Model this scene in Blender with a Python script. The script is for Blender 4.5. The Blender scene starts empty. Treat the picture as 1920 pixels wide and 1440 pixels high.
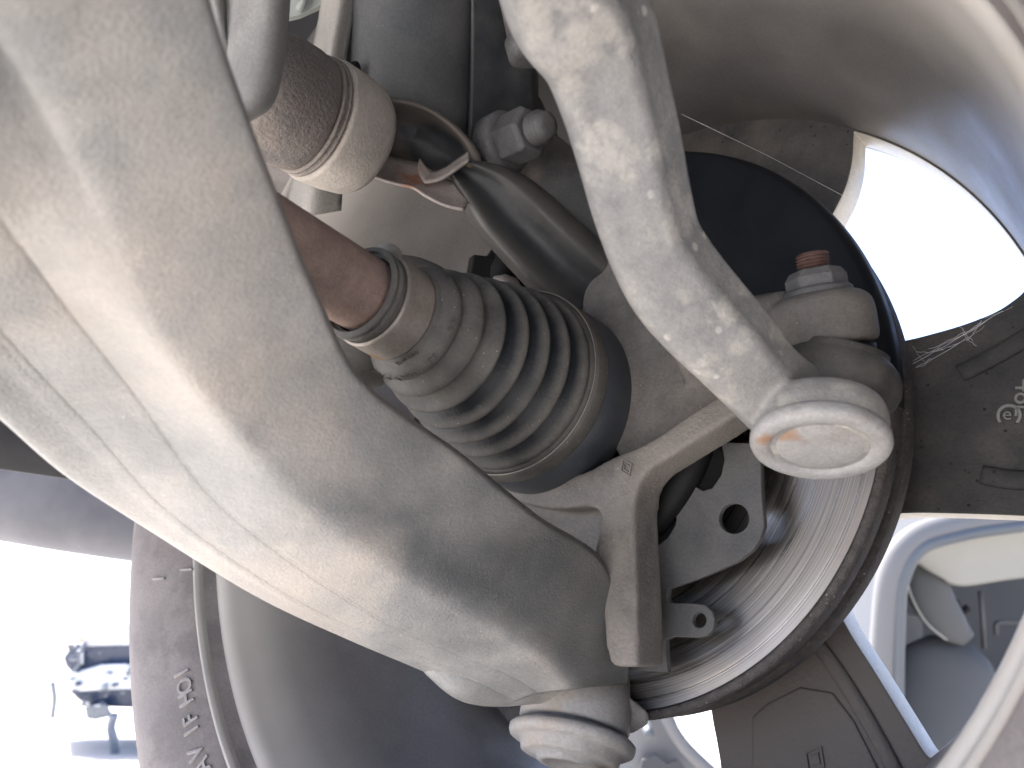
import bpy, bmesh, math, random
import numpy as np
from mathutils import Vector, Matrix
random.seed(7)
S = bpy.context.scene
C = bpy.context.scene.collection
# ------------------------------------------------------------------ camera, light, exposure
FPX = 1442.0; PITCH = math.radians(19); HC = 1.12
FW = np.array([0, math.cos(PITCH), math.sin(PITCH)]); DN = np.array([0, math.sin(PITCH), -math.cos(PITCH)]); RT = np.array([1., 0, 0])
CAM = np.array([0, 0, HC])
cd = bpy.data.cameras.new("camera"); cam = bpy.data.objects.new("camera", cd); C.objects.link(cam)
cam.location = CAM; cam.rotation_euler = (math.pi/2+PITCH, 0, 0)
cd.sensor_width = 36; cd.lens = 36*FPX/1920; cd.clip_start = 0.01; cd.clip_end = 2000
cd.dof.use_dof = True; cd.dof.focus_distance = 0.33; cd.dof.aperture_fstop = 14
S.camera = cam
W = bpy.data.worlds.new("World"); S.world = W; W.use_nodes = True
nt = W.node_tree; bg = nt.nodes["Background"]; sky = nt.nodes.new("ShaderNodeTexSky")
sky.sky_type = 'NISHITA'; sky.sun_disc = False
SUN_EL, SUN_AZ = math.radians(58), math.radians(-55)      # azimuth from +Y towards +X
sky.sun_elevation = SUN_EL; sky.sun_rotation = SUN_AZ; sky.dust_density = 2.2; sky.air_density = 0.45; sky.ozone_density = 1.0
bg.inputs[1].default_value = 0.15
nt.links.new(sky.outputs[0], bg.inputs[0])
sl = bpy.data.lights.new("sun", 'SUN'); sl.energy = 3.5; sl.angle = math.radians(3); sl.color = (1, .95, .88)
so = bpy.data.objects.new("sun", sl); C.objects.link(so)
sd = Vector((math.sin(SUN_AZ)*math.cos(SUN_EL), math.cos(SUN_AZ)*math.cos(SUN_EL), math.sin(SUN_EL)))
so.rotation_euler = sd.to_track_quat('Z', 'Y').to_euler(); so.location = (-3, -3, 6)
S.view_settings.view_transform = 'Standard'; S.view_settings.look = 'None'
S.view_settings.exposure = 2.85; S.view_settings.gamma = 1

# ------------------------------------------------------------------ coordinates
def c2w(p): p = np.asarray(p, float); return CAM + p[..., 0:1]*RT + p[..., 1:2]*DN + p[..., 2:3]*FW
def P(px, py, d): return c2w(np.array([(px-960)/FPX*d, (py-720)/FPX*d, d]))
def PV(t): return Vector(P(*t))
# wheel frame: origin at inner friction face centre, z = axle direction pointing outboard
wc = np.array([0.0434, 0.0173, 0.3886]); wa = np.array([.9781, .3477, 1.]); wa /= np.linalg.norm(wa)
wup = np.array([0, -1, 0.]); wv = wup - wa*(wup @ wa); wv /= np.linalg.norm(wv); wu = np.cross(wv, wa)
def dirw(v): return v[0]*RT + v[1]*DN + v[2]*FW
WM = Matrix.Identity(4)
for i, v in enumerate((wu, wv, wa)):
    d = dirw(v)
    for j in range(3): WM[j][i] = d[j]
for j, v in enumerate(c2w(wc)): WM[j][3] = v
WMn = np.array(WM)
def WL(px, py, o):                       # pixel ray -> wheel-frame point on the plane z = o
    r = np.array([(px-960)/FPX, (py-720)/FPX, 1]); c = wc+wa*o; t = (c @ wa)/(r @ wa); p = r*t-c
    return (p @ wu, p @ wv, o)
def wl2w(p): p = np.asarray(p, float); return p @ WMn[:3, :3].T + WMn[:3, 3]
def WP(px, py, o): return wl2w(WL(px, py, o))

# ------------------------------------------------------------------ materials
def rgb(c): return (c[0], c[1], c[2], 1)
def mat(name, c1, c2, scale=60, rough=.7, metal=0., bump=.25, bscale=500, c3=None, s3=18, a3=(.5, .62),
        speck=None, sscale=350, sth=.12, detail=6, rvar=.15, streak=None, spec=.5, bump2=0, b2scale=80):
    m = bpy.data.materials.new(name); m.use_nodes = True; n = m.node_tree; N = n.nodes; L = n.links
    b = N["Principled BSDF"]; tc = N.new("ShaderNodeTexCoord"); co = tc.outputs["Object"]
    if streak:
        mp = N.new("ShaderNodeMapping"); mp.inputs["Scale"].default_value = streak; L.new(co, mp.inputs[0]); cs = mp.outputs[0]
    else: cs = co
    def noise(sc, det=detail, src=co, r=.6):
        t = N.new("ShaderNodeTexNoise"); t.inputs["Scale"].default_value = sc; t.inputs["Detail"].default_value = det
        t.inputs["Roughness"].default_value = r; L.new(src, t.inputs["Vector"]); return t.outputs["Fac"]
    def ramp(src, a, b_):
        r = N.new("ShaderNodeMapRange"); r.inputs[1].default_value = a; r.inputs[2].default_value = b_; L.new(src, r.inputs[0]); return r.outputs[0]
    def mix(f, a, b_):
        x = N.new("ShaderNodeMix"); x.data_type = 'RGBA'
        L.new(f, x.inputs[0])
        for k, v in ((6, a), (7, b_)):
            if isinstance(v, tuple): x.inputs[k].default_value = rgb(v)
            else: L.new(v, x.inputs[k])
        return x.outputs[2]
    n1 = noise(scale, src=cs); col = mix(ramp(n1, .35, .65), tuple(c1), tuple(c2))
    if c3: col = mix(ramp(noise(s3, 4), *a3), col, tuple(c3))
    if speck:
        v = N.new("ShaderNodeTexVoronoi"); v.inputs["Scale"].default_value = sscale; L.new(co, v.inputs["Vector"])
        msk = ramp(v.outputs["Distance"], sth, sth*.6)
        v2 = N.new("ShaderNodeMath"); v2.operation = 'MULTIPLY'; L.new(msk, v2.inputs[0]); L.new(ramp(noise(60, 3), .5, .6), v2.inputs[1])
        col = mix(v2.outputs[0], col, tuple(speck))
    if scale > 13 and name != 'pale_concrete':       # fine grain of dirt in the colour
        gn = noise(750, 6, r=.7); gm = N.new("ShaderNodeMapRange"); L.new(gn, gm.inputs[0]); gm.inputs[1].default_value = .3; gm.inputs[2].default_value = .7; gm.inputs[3].default_value = .86; gm.inputs[4].default_value = 1.14
        vm = N.new("ShaderNodeVectorMath"); vm.operation = 'SCALE'; L.new(col, vm.inputs[0]); L.new(gm.outputs[0], vm.inputs["Scale"]); col = vm.outputs[0]
    L.new(col, b.inputs["Base Color"])
    L.new(ramp(n1, .2, .8), (rr := N.new("ShaderNodeMapRange")).inputs[0])
    rr.inputs[3].default_value = max(0, rough-rvar); rr.inputs[4].default_value = min(1, rough+rvar)
    L.new(rr.outputs[0], b.inputs["Roughness"])
    b.inputs["Metallic"].default_value = metal; b.inputs["Specular IOR Level"].default_value = spec
    if bump:
        bp = N.new("ShaderNodeBump"); bp.inputs["Strength"].default_value = bump; bp.inputs["Distance"].default_value = .001
        L.new(noise(bscale, 4), bp.inputs["Height"]); o = bp.outputs[0]
        if bump2:
            b2 = N.new("ShaderNodeBump"); b2.inputs["Strength"].default_value = bump2; b2.inputs["Distance"].default_value = .004
            L.new(noise(b2scale, 3), b2.inputs["Height"]); L.new(o, b2.inputs["Normal"]); o = b2.outputs[0]
        L.new(o, b.inputs["Normal"])
    return m
M = {}
M['arm'] = mat('arm_paint', (.16, .16, .155), (.235, .228, .217), 45, .38, 0, .42, 1100, c3=(.33, .29, .25), s3=14, a3=(.42, .7), speck=(.36, .345, .32), sscale=420, sth=.12, bump2=.10, b2scale=90, rvar=.07, spec=.75)
M['joint'] = mat('joint_metal', (.26, .25, .24), (.36, .345, .33), 60, .55, .2, .3, 700, c3=(.3, .26, .22), s3=30)
M['rod'] = mat('forged_steel', (.23, .225, .22), (.32, .31, .295), 70, .55, .15, .35, 1200, c3=(.40, .38, .345), s3=55, a3=(.53, .63), speck=(.55, .52, .47), sscale=110, sth=.18, bump2=.3, b2scale=70)
M['capm'] = mat('joint_cap', (.33, .325, .32), (.42, .41, .40), 80, .5, .2, .4, 700, c3=(.28, .26, .24), s3=50, a3=(.5, .72), speck=(.5, .48, .45), sscale=300, sth=.1)
M['knuckle'] = mat('cast_iron', (.15, .14, .128), (.22, .203, .188), 90, .62, .1, .55, 700, c3=(.26, .235, .21), s3=25, a3=(.45, .7), speck=(.4, .37, .33), sscale=260, sth=.1)
M['knuckle_dark'] = mat('cast_iron_dark', (.075, .076, .078), (.11, .108, .105), 60, .6, .1, .4, 700, c3=(.14, .12, .11), s3=20)
M['boot'] = mat('dusty_rubber', (.062, .060, .056), (.105, .099, .09), 60, .6, 0, .3, 800, c3=(.15, .14, .125), s3=25, a3=(.42, .7), speck=(.4, .38, .33), sscale=420, sth=.12)
M['boot_clean'] = mat('clean_rubber', (.022, .025, .03), (.035, .038, .042), 60, .42, 0, .2, 900, speck=(.2, .2, .2), sscale=500, sth=.09)
M['clamp'] = mat('clamp_steel', (.27, .24, .21), (.36, .32, .28), 90, .45, .5, .2, 700, c3=(.32, .2, .08), s3=60, a3=(.62, .7))
M['shaft'] = mat('rusty_shaft', (.15, .105, .088), (.20, .145, .12), 120, .7, .1, .5, 1100, c3=(.13, .10, .09), s3=40)
M['rustbolt'] = mat('rusty_thread', (.13, .075, .062), (.20, .125, .105), 160, .6, .3, .4, 900)
M['bolt'] = mat('grey_bolt', (.20, .20, .205), (.27, .265, .26), 120, .6, .2, .4, 800)
M['shield'] = mat('shield_steel', (.13, .13, .133), (.18, .178, .175), 70, .55, .25, .25, 900, speck=(.35, .35, .35), sscale=500, sth=.08)
M['brown'] = mat('brown_boot', (.125, .110, .098), (.175, .155, .138), 90, .6, 0, .9, 600, c3=(.10, .09, .085), s3=22, speck=(.45, .4, .34), sscale=480, sth=.13)
M['cup'] = mat('dusty_cup', (.27, .245, .215), (.34, .31, .275), 70, .65, .1, .35, 800, speck=(.5, .46, .4), sscale=500, sth=.1)
M['stamp'] = mat('stamped_link', (.22, .19, .175), (.30, .27, .25), 90, .55, .2, .3, 800, c3=(.25, .13, .09), s3=45, a3=(.6, .7))
M['blackgloss'] = mat('black_gloss_paint', (.022, .025, .029), (.04, .043, .046), 70, .42, 0, .1, 700, c3=(.10, .095, .09), s3=25, a3=(.55, .75))
M['strut'] = mat('strut_paint', (.075, .08, .085), (.11, .11, .11), 40, .55, 0, .15, 900, c3=(.14, .12, .11), s3=12, speck=(.3, .3, .3), sscale=300, sth=.06)
M['bracket'] = mat('bracket_metal', (.27, .26, .245), (.34, .325, .30), 60, .6, .1, .3, 700)
M['green'] = mat('pale_panel', (.30, .33, .31), (.36, .38, .36), 12, .5, 0, 0)
M['barrel'] = mat('wheel_dark_silver', (.13, .122, .118), (.165, .155, .15), 25, .46, .1, .12, 1200, c3=(.19, .178, .165), s3=10, speck=(.4, .38, .36), sscale=120, sth=.035)
M['spoke'] = mat('spoke_dusty', (.115, .112, .11), (.17, .16, .15), 45, .6, .2, .5, 500, c3=(.24, .21, .19), s3=22, a3=(.5, .66), speck=(.05, .045, .04), sscale=230, sth=.2)
M['spokeside'] = mat('sky_lit_side', (.42, .39, .34), (.52, .49, .43), 90, .5, .1, .3, 400)  # window walls paler in colour, standing for the skylight on them
M['tyre'] = mat('tyre_rubber', (.135, .12, .115), (.16, .145, .138), 35, .75, 0, .2, 500, c3=(.12, .108, .104), s3=40, speck=(.4, .38, .36), sscale=150, sth=.05)
M['tyre_shoulder'] = mat('tyre_tread_rubber', (.11, .11, .115), (.16, .155, .155), 60, .7, 0, .3, 500)
M['tyre_mark'] = mat('edge_lit_raised_rubber', (.17, .155, .15), (.23, .21, .20), 200, .6, 0, .3, 700)  # lighter letter colour imitates the highlights along their edges
M['rustedge'] = mat('rotor_rust_edge', (.10, .090, .087), (.155, .142, .136), 220, .75, .1, .9, 900, speck=(.5, .42, .38), sscale=350, sth=.16)
M['black'] = mat('dark_gap', (.006, .006, .007), (.010, .010, .011), 60, .6, 0, .1, 500, spec=.2)
M['shieldblack'] = mat('shield_black', (.006, .0075, .011), (.010, .0115, .014), 40, .55, 0, .1, 500, spec=.25)
M['ground'] = mat('pale_concrete', (.30, .288, .27), (.36, .346, .325), 3, .85, 0, .2, 60)
M['liner'] = mat('liner_plastic', (.018, .018, .02), (.03, .03, .032), 8, .7, 0, .2, 200, c3=(.045, .042, .04), s3=4)
M['bumper'] = mat('bumper_plastic', (.10, .10, .112), (.125, .125, .137), 6, .55, 0, .15, 300, c3=(.15, .15, .16), s3=9, speck=(.4, .4, .4), sscale=90, sth=.05)
M['carwhite'] = mat('silver_car_paint', (.54, .54, .55), (.58, .58, .59), 3, .55, 0, 0, spec=.2)
M['carseal'] = mat('grey_seal', (.17, .20, .235), (.21, .24, .27), 6, .5, 0, 0)
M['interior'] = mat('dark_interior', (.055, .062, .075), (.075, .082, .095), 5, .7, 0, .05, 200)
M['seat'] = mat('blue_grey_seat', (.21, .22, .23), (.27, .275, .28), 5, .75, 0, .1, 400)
M['visor'] = mat('cream_lining', (.50, .50, .46), (.56, .55, .51), 5, .8, 0, 0)
M['farcar'] = mat('far_blue_paint', (.13, .145, .16), (.20, .215, .235), 2, .3, 0, 0)
M['farwhite'] = mat('far_white_paint', (.45, .48, .5), (.8, .8, .82), 2, .3, 0, 0)
M['fardark'] = mat('far_dark', (.02, .035, .07), (.05, .06, .09), 2, .3, 0, 0)
M['farred'] = mat('far_red', (.6, .12, .06), (.7, .2, .1), 2, .4, 0, 0)
M['silk'] = mat('spider_silk', (.6, .6, .62), (.8, .8, .8), 200, .5, 0, 0)
M['mark'] = mat('yellow_mark', (.45, .36, .16), (.36, .28, .13), 200, .7, 0, 0)

def scale_mat(k, f):
    for n_ in M[k].node_tree.nodes:
        if n_.type == 'MIX':
            for q in (6, 7):
                if not n_.inputs[q].is_linked: v = n_.inputs[q].default_value; n_.inputs[q].default_value = (v[0]*f, v[1]*f, v[2]*f, 1)
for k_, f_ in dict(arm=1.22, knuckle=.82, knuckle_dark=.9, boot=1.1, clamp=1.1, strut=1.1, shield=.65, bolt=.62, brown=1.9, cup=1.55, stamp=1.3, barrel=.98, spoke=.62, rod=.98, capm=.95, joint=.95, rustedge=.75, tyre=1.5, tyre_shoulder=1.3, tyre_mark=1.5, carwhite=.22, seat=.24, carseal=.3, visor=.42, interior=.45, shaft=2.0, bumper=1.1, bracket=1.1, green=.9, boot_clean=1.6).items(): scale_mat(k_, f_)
def fold_mat():
    m = M['boot'].copy(); m.name = 'dusty_fold_rubber'; n = m.node_tree; N = n.nodes; L = n.links; b = N["Principled BSDF"]
    src = b.inputs["Base Color"].links[0].from_socket; at = N.new("ShaderNodeAttribute"); at.attribute_name = 'dust'
    nz = N.new("ShaderNodeTexNoise"); nz.inputs["Scale"].default_value = 130; tc = N.new("ShaderNodeTexCoord"); L.new(tc.outputs["Object"], nz.inputs["Vector"])
    ad = N.new("ShaderNodeMath"); ad.operation = 'MULTIPLY_ADD'; ad.inputs[1].default_value = .5; L.new(nz.outputs["Fac"], ad.inputs[0]); ad.inputs[2].default_value = -.25
    a2 = N.new("ShaderNodeMath"); a2.operation = 'ADD'; a2.use_clamp = True; L.new(ad.outputs[0], a2.inputs[0]); L.new(at.outputs["Fac"], a2.inputs[1])
    x = N.new("ShaderNodeMix"); x.data_type = 'RGBA'; L.new(a2.outputs[0], x.inputs[0]); x.inputs[6].default_value = (.016, .019, .023, 1); L.new(src, x.inputs[7]); L.new(x.outputs[2], b.inputs["Base Color"])
    r = N.new("ShaderNodeMapRange"); L.new(a2.outputs[0], r.inputs[0]); r.inputs[3].default_value = .36; r.inputs[4].default_value = .6; L.new(r.outputs[0], b.inputs["Roughness"]); return m
M['boot_folds'] = fold_mat()
def barrel_mat():  # pale colour on the rim hump paints in its highlight; inside is dirt
    m = M['barrel'].copy(); m.name = 'rim_highlight_to_dirt'; n = m.node_tree; N = n.nodes; L = n.links; b = N["Principled BSDF"]
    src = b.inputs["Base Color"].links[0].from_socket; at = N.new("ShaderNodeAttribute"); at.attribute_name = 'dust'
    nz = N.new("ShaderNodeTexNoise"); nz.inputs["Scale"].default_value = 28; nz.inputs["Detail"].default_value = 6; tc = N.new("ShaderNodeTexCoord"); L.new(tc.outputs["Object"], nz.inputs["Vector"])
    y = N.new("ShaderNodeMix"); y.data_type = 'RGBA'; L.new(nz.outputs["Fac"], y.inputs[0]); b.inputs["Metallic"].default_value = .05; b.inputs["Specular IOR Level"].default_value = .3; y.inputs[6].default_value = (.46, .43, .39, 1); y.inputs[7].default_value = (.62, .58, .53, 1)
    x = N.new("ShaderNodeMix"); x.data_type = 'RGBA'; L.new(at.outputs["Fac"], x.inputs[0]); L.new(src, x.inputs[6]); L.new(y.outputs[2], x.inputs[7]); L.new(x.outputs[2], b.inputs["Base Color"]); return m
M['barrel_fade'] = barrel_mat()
def fade_mat(name, ka, kb):
    m = M[ka].copy(); m.name = name; n = m.node_tree; N = n.nodes; L = n.links; b = N["Principled BSDF"]
    src = b.inputs["Base Color"].links[0].from_socket; at = N.new("ShaderNodeAttribute"); at.attribute_name = 'dust'; tc = N.new("ShaderNodeTexCoord")
    nz = N.new("ShaderNodeTexNoise"); nz.inputs["Scale"].default_value = 90; nz.inputs["Detail"].default_value = 5; L.new(tc.outputs["Object"], nz.inputs["Vector"])
    ad = N.new("ShaderNodeMath"); ad.operation = 'MULTIPLY_ADD'; ad.inputs[1].default_value = .7; L.new(nz.outputs["Fac"], ad.inputs[0]); ad.inputs[2].default_value = -.35
    a2 = N.new("ShaderNodeMath"); a2.operation = 'ADD'; a2.use_clamp = True; L.new(ad.outputs[0], a2.inputs[0]); L.new(at.outputs["Fac"], a2.inputs[1])
    x = N.new("ShaderNodeMix"); x.data_type = 'RGBA'; L.new(a2.outputs[0], x.inputs[0]); L.new(src, x.inputs[6]); x.inputs[7].default_value = rgb(kb); L.new(x.outputs[2], b.inputs["Base Color"]); return m
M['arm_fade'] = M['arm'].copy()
def shade_fade(m, shade):  # multiplies the arm colour darker to paint in shade
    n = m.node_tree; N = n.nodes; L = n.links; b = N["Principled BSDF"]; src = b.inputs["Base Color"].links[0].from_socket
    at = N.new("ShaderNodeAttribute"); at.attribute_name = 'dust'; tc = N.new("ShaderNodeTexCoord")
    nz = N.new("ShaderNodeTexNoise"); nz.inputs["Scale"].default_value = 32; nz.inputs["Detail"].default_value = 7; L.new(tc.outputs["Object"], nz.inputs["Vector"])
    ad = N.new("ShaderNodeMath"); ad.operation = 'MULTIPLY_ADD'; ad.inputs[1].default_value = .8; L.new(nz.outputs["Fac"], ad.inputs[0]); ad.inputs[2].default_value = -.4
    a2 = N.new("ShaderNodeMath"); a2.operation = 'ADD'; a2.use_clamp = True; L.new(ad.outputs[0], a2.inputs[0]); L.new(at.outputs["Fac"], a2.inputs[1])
    d = N.new("ShaderNodeMix"); d.data_type = 'RGBA'; d.blend_type = 'MULTIPLY'; d.inputs[0].default_value = 1; L.new(src, d.inputs[6]); d.inputs[7].default_value = rgb(shade)
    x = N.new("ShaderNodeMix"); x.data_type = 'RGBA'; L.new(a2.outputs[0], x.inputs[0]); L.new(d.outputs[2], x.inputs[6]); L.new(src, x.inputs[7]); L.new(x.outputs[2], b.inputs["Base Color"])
shade_fade(M['arm_fade'], (.33, .35, .36))
M['bar_fade'] = fade_mat('black_paint_dusty_edges', 'blackgloss', (.075, .072, .067)); M['eye_fade'] = fade_mat('link_eye_dust_and_shade', 'blackgloss', (.13, .112, .098))  # eye: dusty rim, with shade painted dark into its hollow
def rotor_mat():
    m = bpy.data.materials.new('scored_disc_steel'); m.use_nodes = True; n = m.node_tree; N = n.nodes; L = n.links
    b = N["Principled BSDF"]; tc = N.new("ShaderNodeTexCoord")
    mp = N.new("ShaderNodeMapping"); mp.inputs["Scale"].default_value = (1, 1, 0); L.new(tc.outputs["Object"], mp.inputs[0])
    ln = N.new("ShaderNodeVectorMath"); ln.operation = 'LENGTH'; L.new(mp.outputs[0], ln.inputs[0])
    def n1d(k, det):
        mu = N.new("ShaderNodeMath"); mu.operation = 'MULTIPLY'; mu.inputs[1].default_value = k; L.new(ln.outputs["Value"], mu.inputs[0])
        t = N.new("ShaderNodeTexNoise"); t.noise_dimensions = '1D'; t.inputs["Scale"].default_value = 1; t.inputs["Detail"].default_value = det
        L.new(mu.outputs[0], t.inputs["W"]); return t.outputs["Fac"]
    a = n1d(2200, 5); c = n1d(420, 5)
    nz = N.new("ShaderNodeTexNoise"); nz.inputs["Scale"].default_value = 14; nz.inputs["Detail"].default_value = 5; L.new(tc.outputs["Object"], nz.inputs["Vector"])
    x = N.new("ShaderNodeMix"); x.data_type = 'RGBA'; r = N.new("ShaderNodeMapRange"); r.inputs[1].default_value = .35; r.inputs[2].default_value = .65
    L.new(a, r.inputs[0]); L.new(r.outputs[0], x.inputs[0]); x.inputs[6].default_value = (.235, .215, .20, 1); x.inputs[7].default_value = (.37, .355, .34, 1)
    y = N.new("ShaderNodeMix"); y.data_type = 'RGBA'; r2 = N.new("ShaderNodeMapRange"); r2.inputs[1].default_value = .45; r2.inputs[2].default_value = .75
    L.new(nz.outputs["Fac"], r2.inputs[0]); L.new(r2.outputs[0], y.inputs[0]); L.new(x.outputs[2], y.inputs[6]); y.inputs[7].default_value = (.25, .215, .19, 1)
    L.new(y.outputs[2], b.inputs["Base Color"]); b.inputs["Metallic"].default_value = .95
    rr = N.new("ShaderNodeMapRange"); L.new(c, rr.inputs[0]); rr.inputs[1].default_value = .3; rr.inputs[2].default_value = .7; rr.inputs[3].default_value = .25; rr.inputs[4].default_value = .42
    L.new(rr.outputs[0], b.inputs["Roughness"]); b.inputs["Anisotropic"].default_value = .75
    tg = N.new("ShaderNodeTangent"); tg.direction_type = 'RADIAL'; tg.axis = 'Z'; L.new(tg.outputs[0], b.inputs["Tangent"])
    bp = N.new("ShaderNodeBump"); bp.inputs["Strength"].default_value = .13; bp.inputs["Distance"].default_value = .0004
    ad = N.new("ShaderNodeMath"); ad.operation = 'ADD'; L.new(a, ad.inputs[0]); L.new(c, ad.inputs[1]); L.new(ad.outputs[0], bp.inputs["Height"])
    L.new(bp.outputs[0], b.inputs["Normal"]); return m
M['rotor'] = rotor_mat()
def add_stain(k, cs, rad, col):
    m = M[k]; n = m.node_tree; N = n.nodes; L = n.links; b = N["Principled BSDF"]; tc = N.new("ShaderNodeTexCoord")
    nz = N.new("ShaderNodeTexNoise"); nz.inputs["Scale"].default_value = 260; nz.inputs["Detail"].default_value = 5; L.new(tc.outputs["Object"], nz.inputs["Vector"])
    for c in cs:
        src = b.inputs["Base Color"].links[0].from_socket
        d = N.new("ShaderNodeVectorMath"); d.operation = 'DISTANCE'; L.new(tc.outputs["Object"], d.inputs[0]); d.inputs[1].default_value = tuple(c)
        q = N.new("ShaderNodeMath"); q.operation = 'MULTIPLY_ADD'; L.new(nz.outputs["Fac"], q.inputs[0]); q.inputs[1].default_value = rad*1.6; L.new(d.outputs["Value"], q.inputs[2])
        r = N.new("ShaderNodeMapRange"); L.new(q.outputs[0], r.inputs[0]); r.inputs[1].default_value = rad*2.1; r.inputs[2].default_value = rad*1.35
        x = N.new("ShaderNodeMix"); x.data_type = 'RGBA'; L.new(r.outputs[0], x.inputs[0]); L.new(src, x.inputs[6]); x.inputs[7].default_value = rgb(col); L.new(x.outputs[2], b.inputs["Base Color"])
def glass_mat():
    m = bpy.data.materials.new('car_glass'); m.use_nodes = True; b = m.node_tree.nodes["Principled BSDF"]
    b.inputs["Base Color"].default_value = (.85, .9, .92, 1); b.inputs["Roughness"].default_value = .02
    b.inputs["Transmission Weight"].default_value = 1; b.inputs["IOR"].default_value = 1.05; return m
M['glass'] = glass_mat()

for k_, f_ in dict(knuckle=.14, knuckle_dark=.15, boot=.18, boot_folds=.25, barrel=.15, barrel_fade=.15, spoke=.15, strut=.18, shield=.18, rustedge=.15, cup=.2, brown=.2, bracket=.25, stamp=.3, tyre=.15, tyre_shoulder=.15, bolt=.25, shaft=.2, bumper=.25, rod=.3, capm=.3, joint=.3, clamp=.3, bar_fade=.45, eye_fade=.4, arm=.6).items():
    M[k_].node_tree.nodes["Principled BSDF"].inputs["Specular IOR Level"].default_value = f_
    if k_ in ('knuckle', 'barrel', 'barrel_fade', 'spoke', 'rustedge', 'shield', 'cup', 'strut', 'rod', 'capm', 'joint'): M[k_].node_tree.nodes["Principled BSDF"].inputs["Metallic"].default_value = 0
# ------------------------------------------------------------------ object helpers
def thing(name, label, cat, base, matrix=None, group=None):
    o = bpy.data.objects.new(name, None); C.objects.link(o); o.empty_display_size = .02
    o.matrix_world = matrix if matrix is not None else Matrix.Translation(Vector(base))
    o['label'] = label; o['category'] = cat
    if group: o['group'] = group
    return o
def wmat(o):
    m = o.matrix_basis.copy()
    return wmat(o.parent) @ m if o.parent else m
def link(name, me, m, parent=None, smooth=True):
    o = bpy.data.objects.new(name, me); C.objects.link(o)
    if parent is not None: o.parent = parent
    if m is not None: me.materials.append(m)
    if smooth and len(me.polygons): me.polygons.foreach_set('use_smooth', [True]*len(me.polygons))
    return o
def mesh(name, verts, faces, m, parent=None, smooth=True, local=False, bevel=0, sub=0, solid=0, soff=-1, autos=None):
    """verts in world coordinates unless local (then in the frame of the parent)."""
    v = np.asarray(verts, float)
    if parent is not None and not local:
        Mi = np.array(wmat(parent).inverted()); v = v @ Mi[:3, :3].T + Mi[:3, 3]
    me = bpy.data.meshes.new(name); me.from_pydata(v.tolist(), [], faces); me.validate()
    bm = bmesh.new(); bm.from_mesh(me); bmesh.ops.recalc_face_normals(bm, faces=bm.faces); bm.to_mesh(me); bm.free()
    o = link(name, me, m, parent, smooth)
    if solid: q = o.modifiers.new('s', 'SOLIDIFY'); q.thickness = solid; q.offset = soff
    if bevel: q = o.modifiers.new('b', 'BEVEL'); q.width = bevel; q.segments = 3; q.limit_method = 'ANGLE'; q.angle_limit = math.radians(35)
    if sub: q = o.modifiers.new('u', 'SUBSURF'); q.levels = sub; q.render_levels = sub
    if smooth and autos is not None:
        bm = bmesh.new(); bm.from_mesh(me)
        for e in bm.edges:
            if len(e.link_faces) == 2 and e.calc_face_angle(0) > math.radians(autos): e.smooth = False
        bm.to_mesh(me); bm.free()
    return o
def tagone(o, label, cat, group=None):
    o['label'] = label; o['category'] = cat
    if group: o['group'] = group
    return o
def rebase(o):                                   # move the origin of a one-mesh thing to its centre
    me = o.data; co = np.empty(len(me.vertices)*3); me.vertices.foreach_get('co', co); co = co.reshape(-1, 3); c = co.mean(0)
    me.vertices.foreach_set('co', (co-c).ravel()); o.location = o.location + Vector(c); me.update(); return o
def cr(pts, n):
    p = np.asarray(pts, float); k = len(p); p2 = np.vstack([2*p[0]-p[1], p, 2*p[-1]-p[-2]])
    t = np.linspace(0, k-1-1e-9, n); i = t.astype(int); f = (t-i)[:, None]
    a, b, c, d = p2[i], p2[i+1], p2[i+2], p2[i+3]
    return .5*((2*b)+(-a+c)*f+(2*a-5*b+4*c-d)*f*f+(-a+3*b-3*c+d)*f**3)
def lin(pts, n):
    p = np.asarray(pts, float); t = np.linspace(0, len(p)-1, n); i = np.minimum(t.astype(int), len(p)-2); f = (t-i)[:, None]
    return p[i]*(1-f)+p[i+1]*f
def grid_faces(n, m, wrapm=False, off=0):
    f = []
    for i in range(n-1):
        for j in range(m if wrapm else m-1):
            j2 = (j+1) % m; f.append((off+i*m+j, off+i*m+j2, off+(i+1)*m+j2, off+(i+1)*m+j))
    return f
def lathe_data(p0, axis, prof, n=96, closed=False, caps=True, wob=0):
    """prof: (s along axis, radius); world coordinates"""
    a = np.asarray(axis, float); a /= np.linalg.norm(a); h = np.array([0, 0, 1.]) if abs(a[2]) < .9 else np.array([1., 0, 0])
    x = np.cross(h, a); x /= np.linalg.norm(x); y = np.cross(a, x); th = np.linspace(0, 2*np.pi, n, endpoint=False)
    V = []
    for s, r in prof:
        rr = r*(1+wob*np.sin(3*th+s*90)) if wob else r
        V.append(np.asarray(p0)+a*s+(np.outer(np.cos(th)*rr, x)+np.outer(np.sin(th)*rr, y)))
    k = len(prof); V = np.vstack(V); F = grid_faces(k, n, True)
    if closed: F += [((k-1)*n+j, (k-1)*n+(j+1) % n, (j+1) % n, j) for j in range(n)]
    elif caps: F += [tuple(range(n)), tuple(range((k-1)*n, k*n))]
    return V, F
def lathe(name, p0, axis, prof, m, parent=None, n=96, local=False, **k):
    cl = k.pop('closed', False); cp = k.pop('caps', True); wb = k.pop('wob', 0)
    V, F = lathe_data(p0, axis, prof, n, cl, cp, wb); return mesh(name, V, F, m, parent, local=local, **k)
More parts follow.
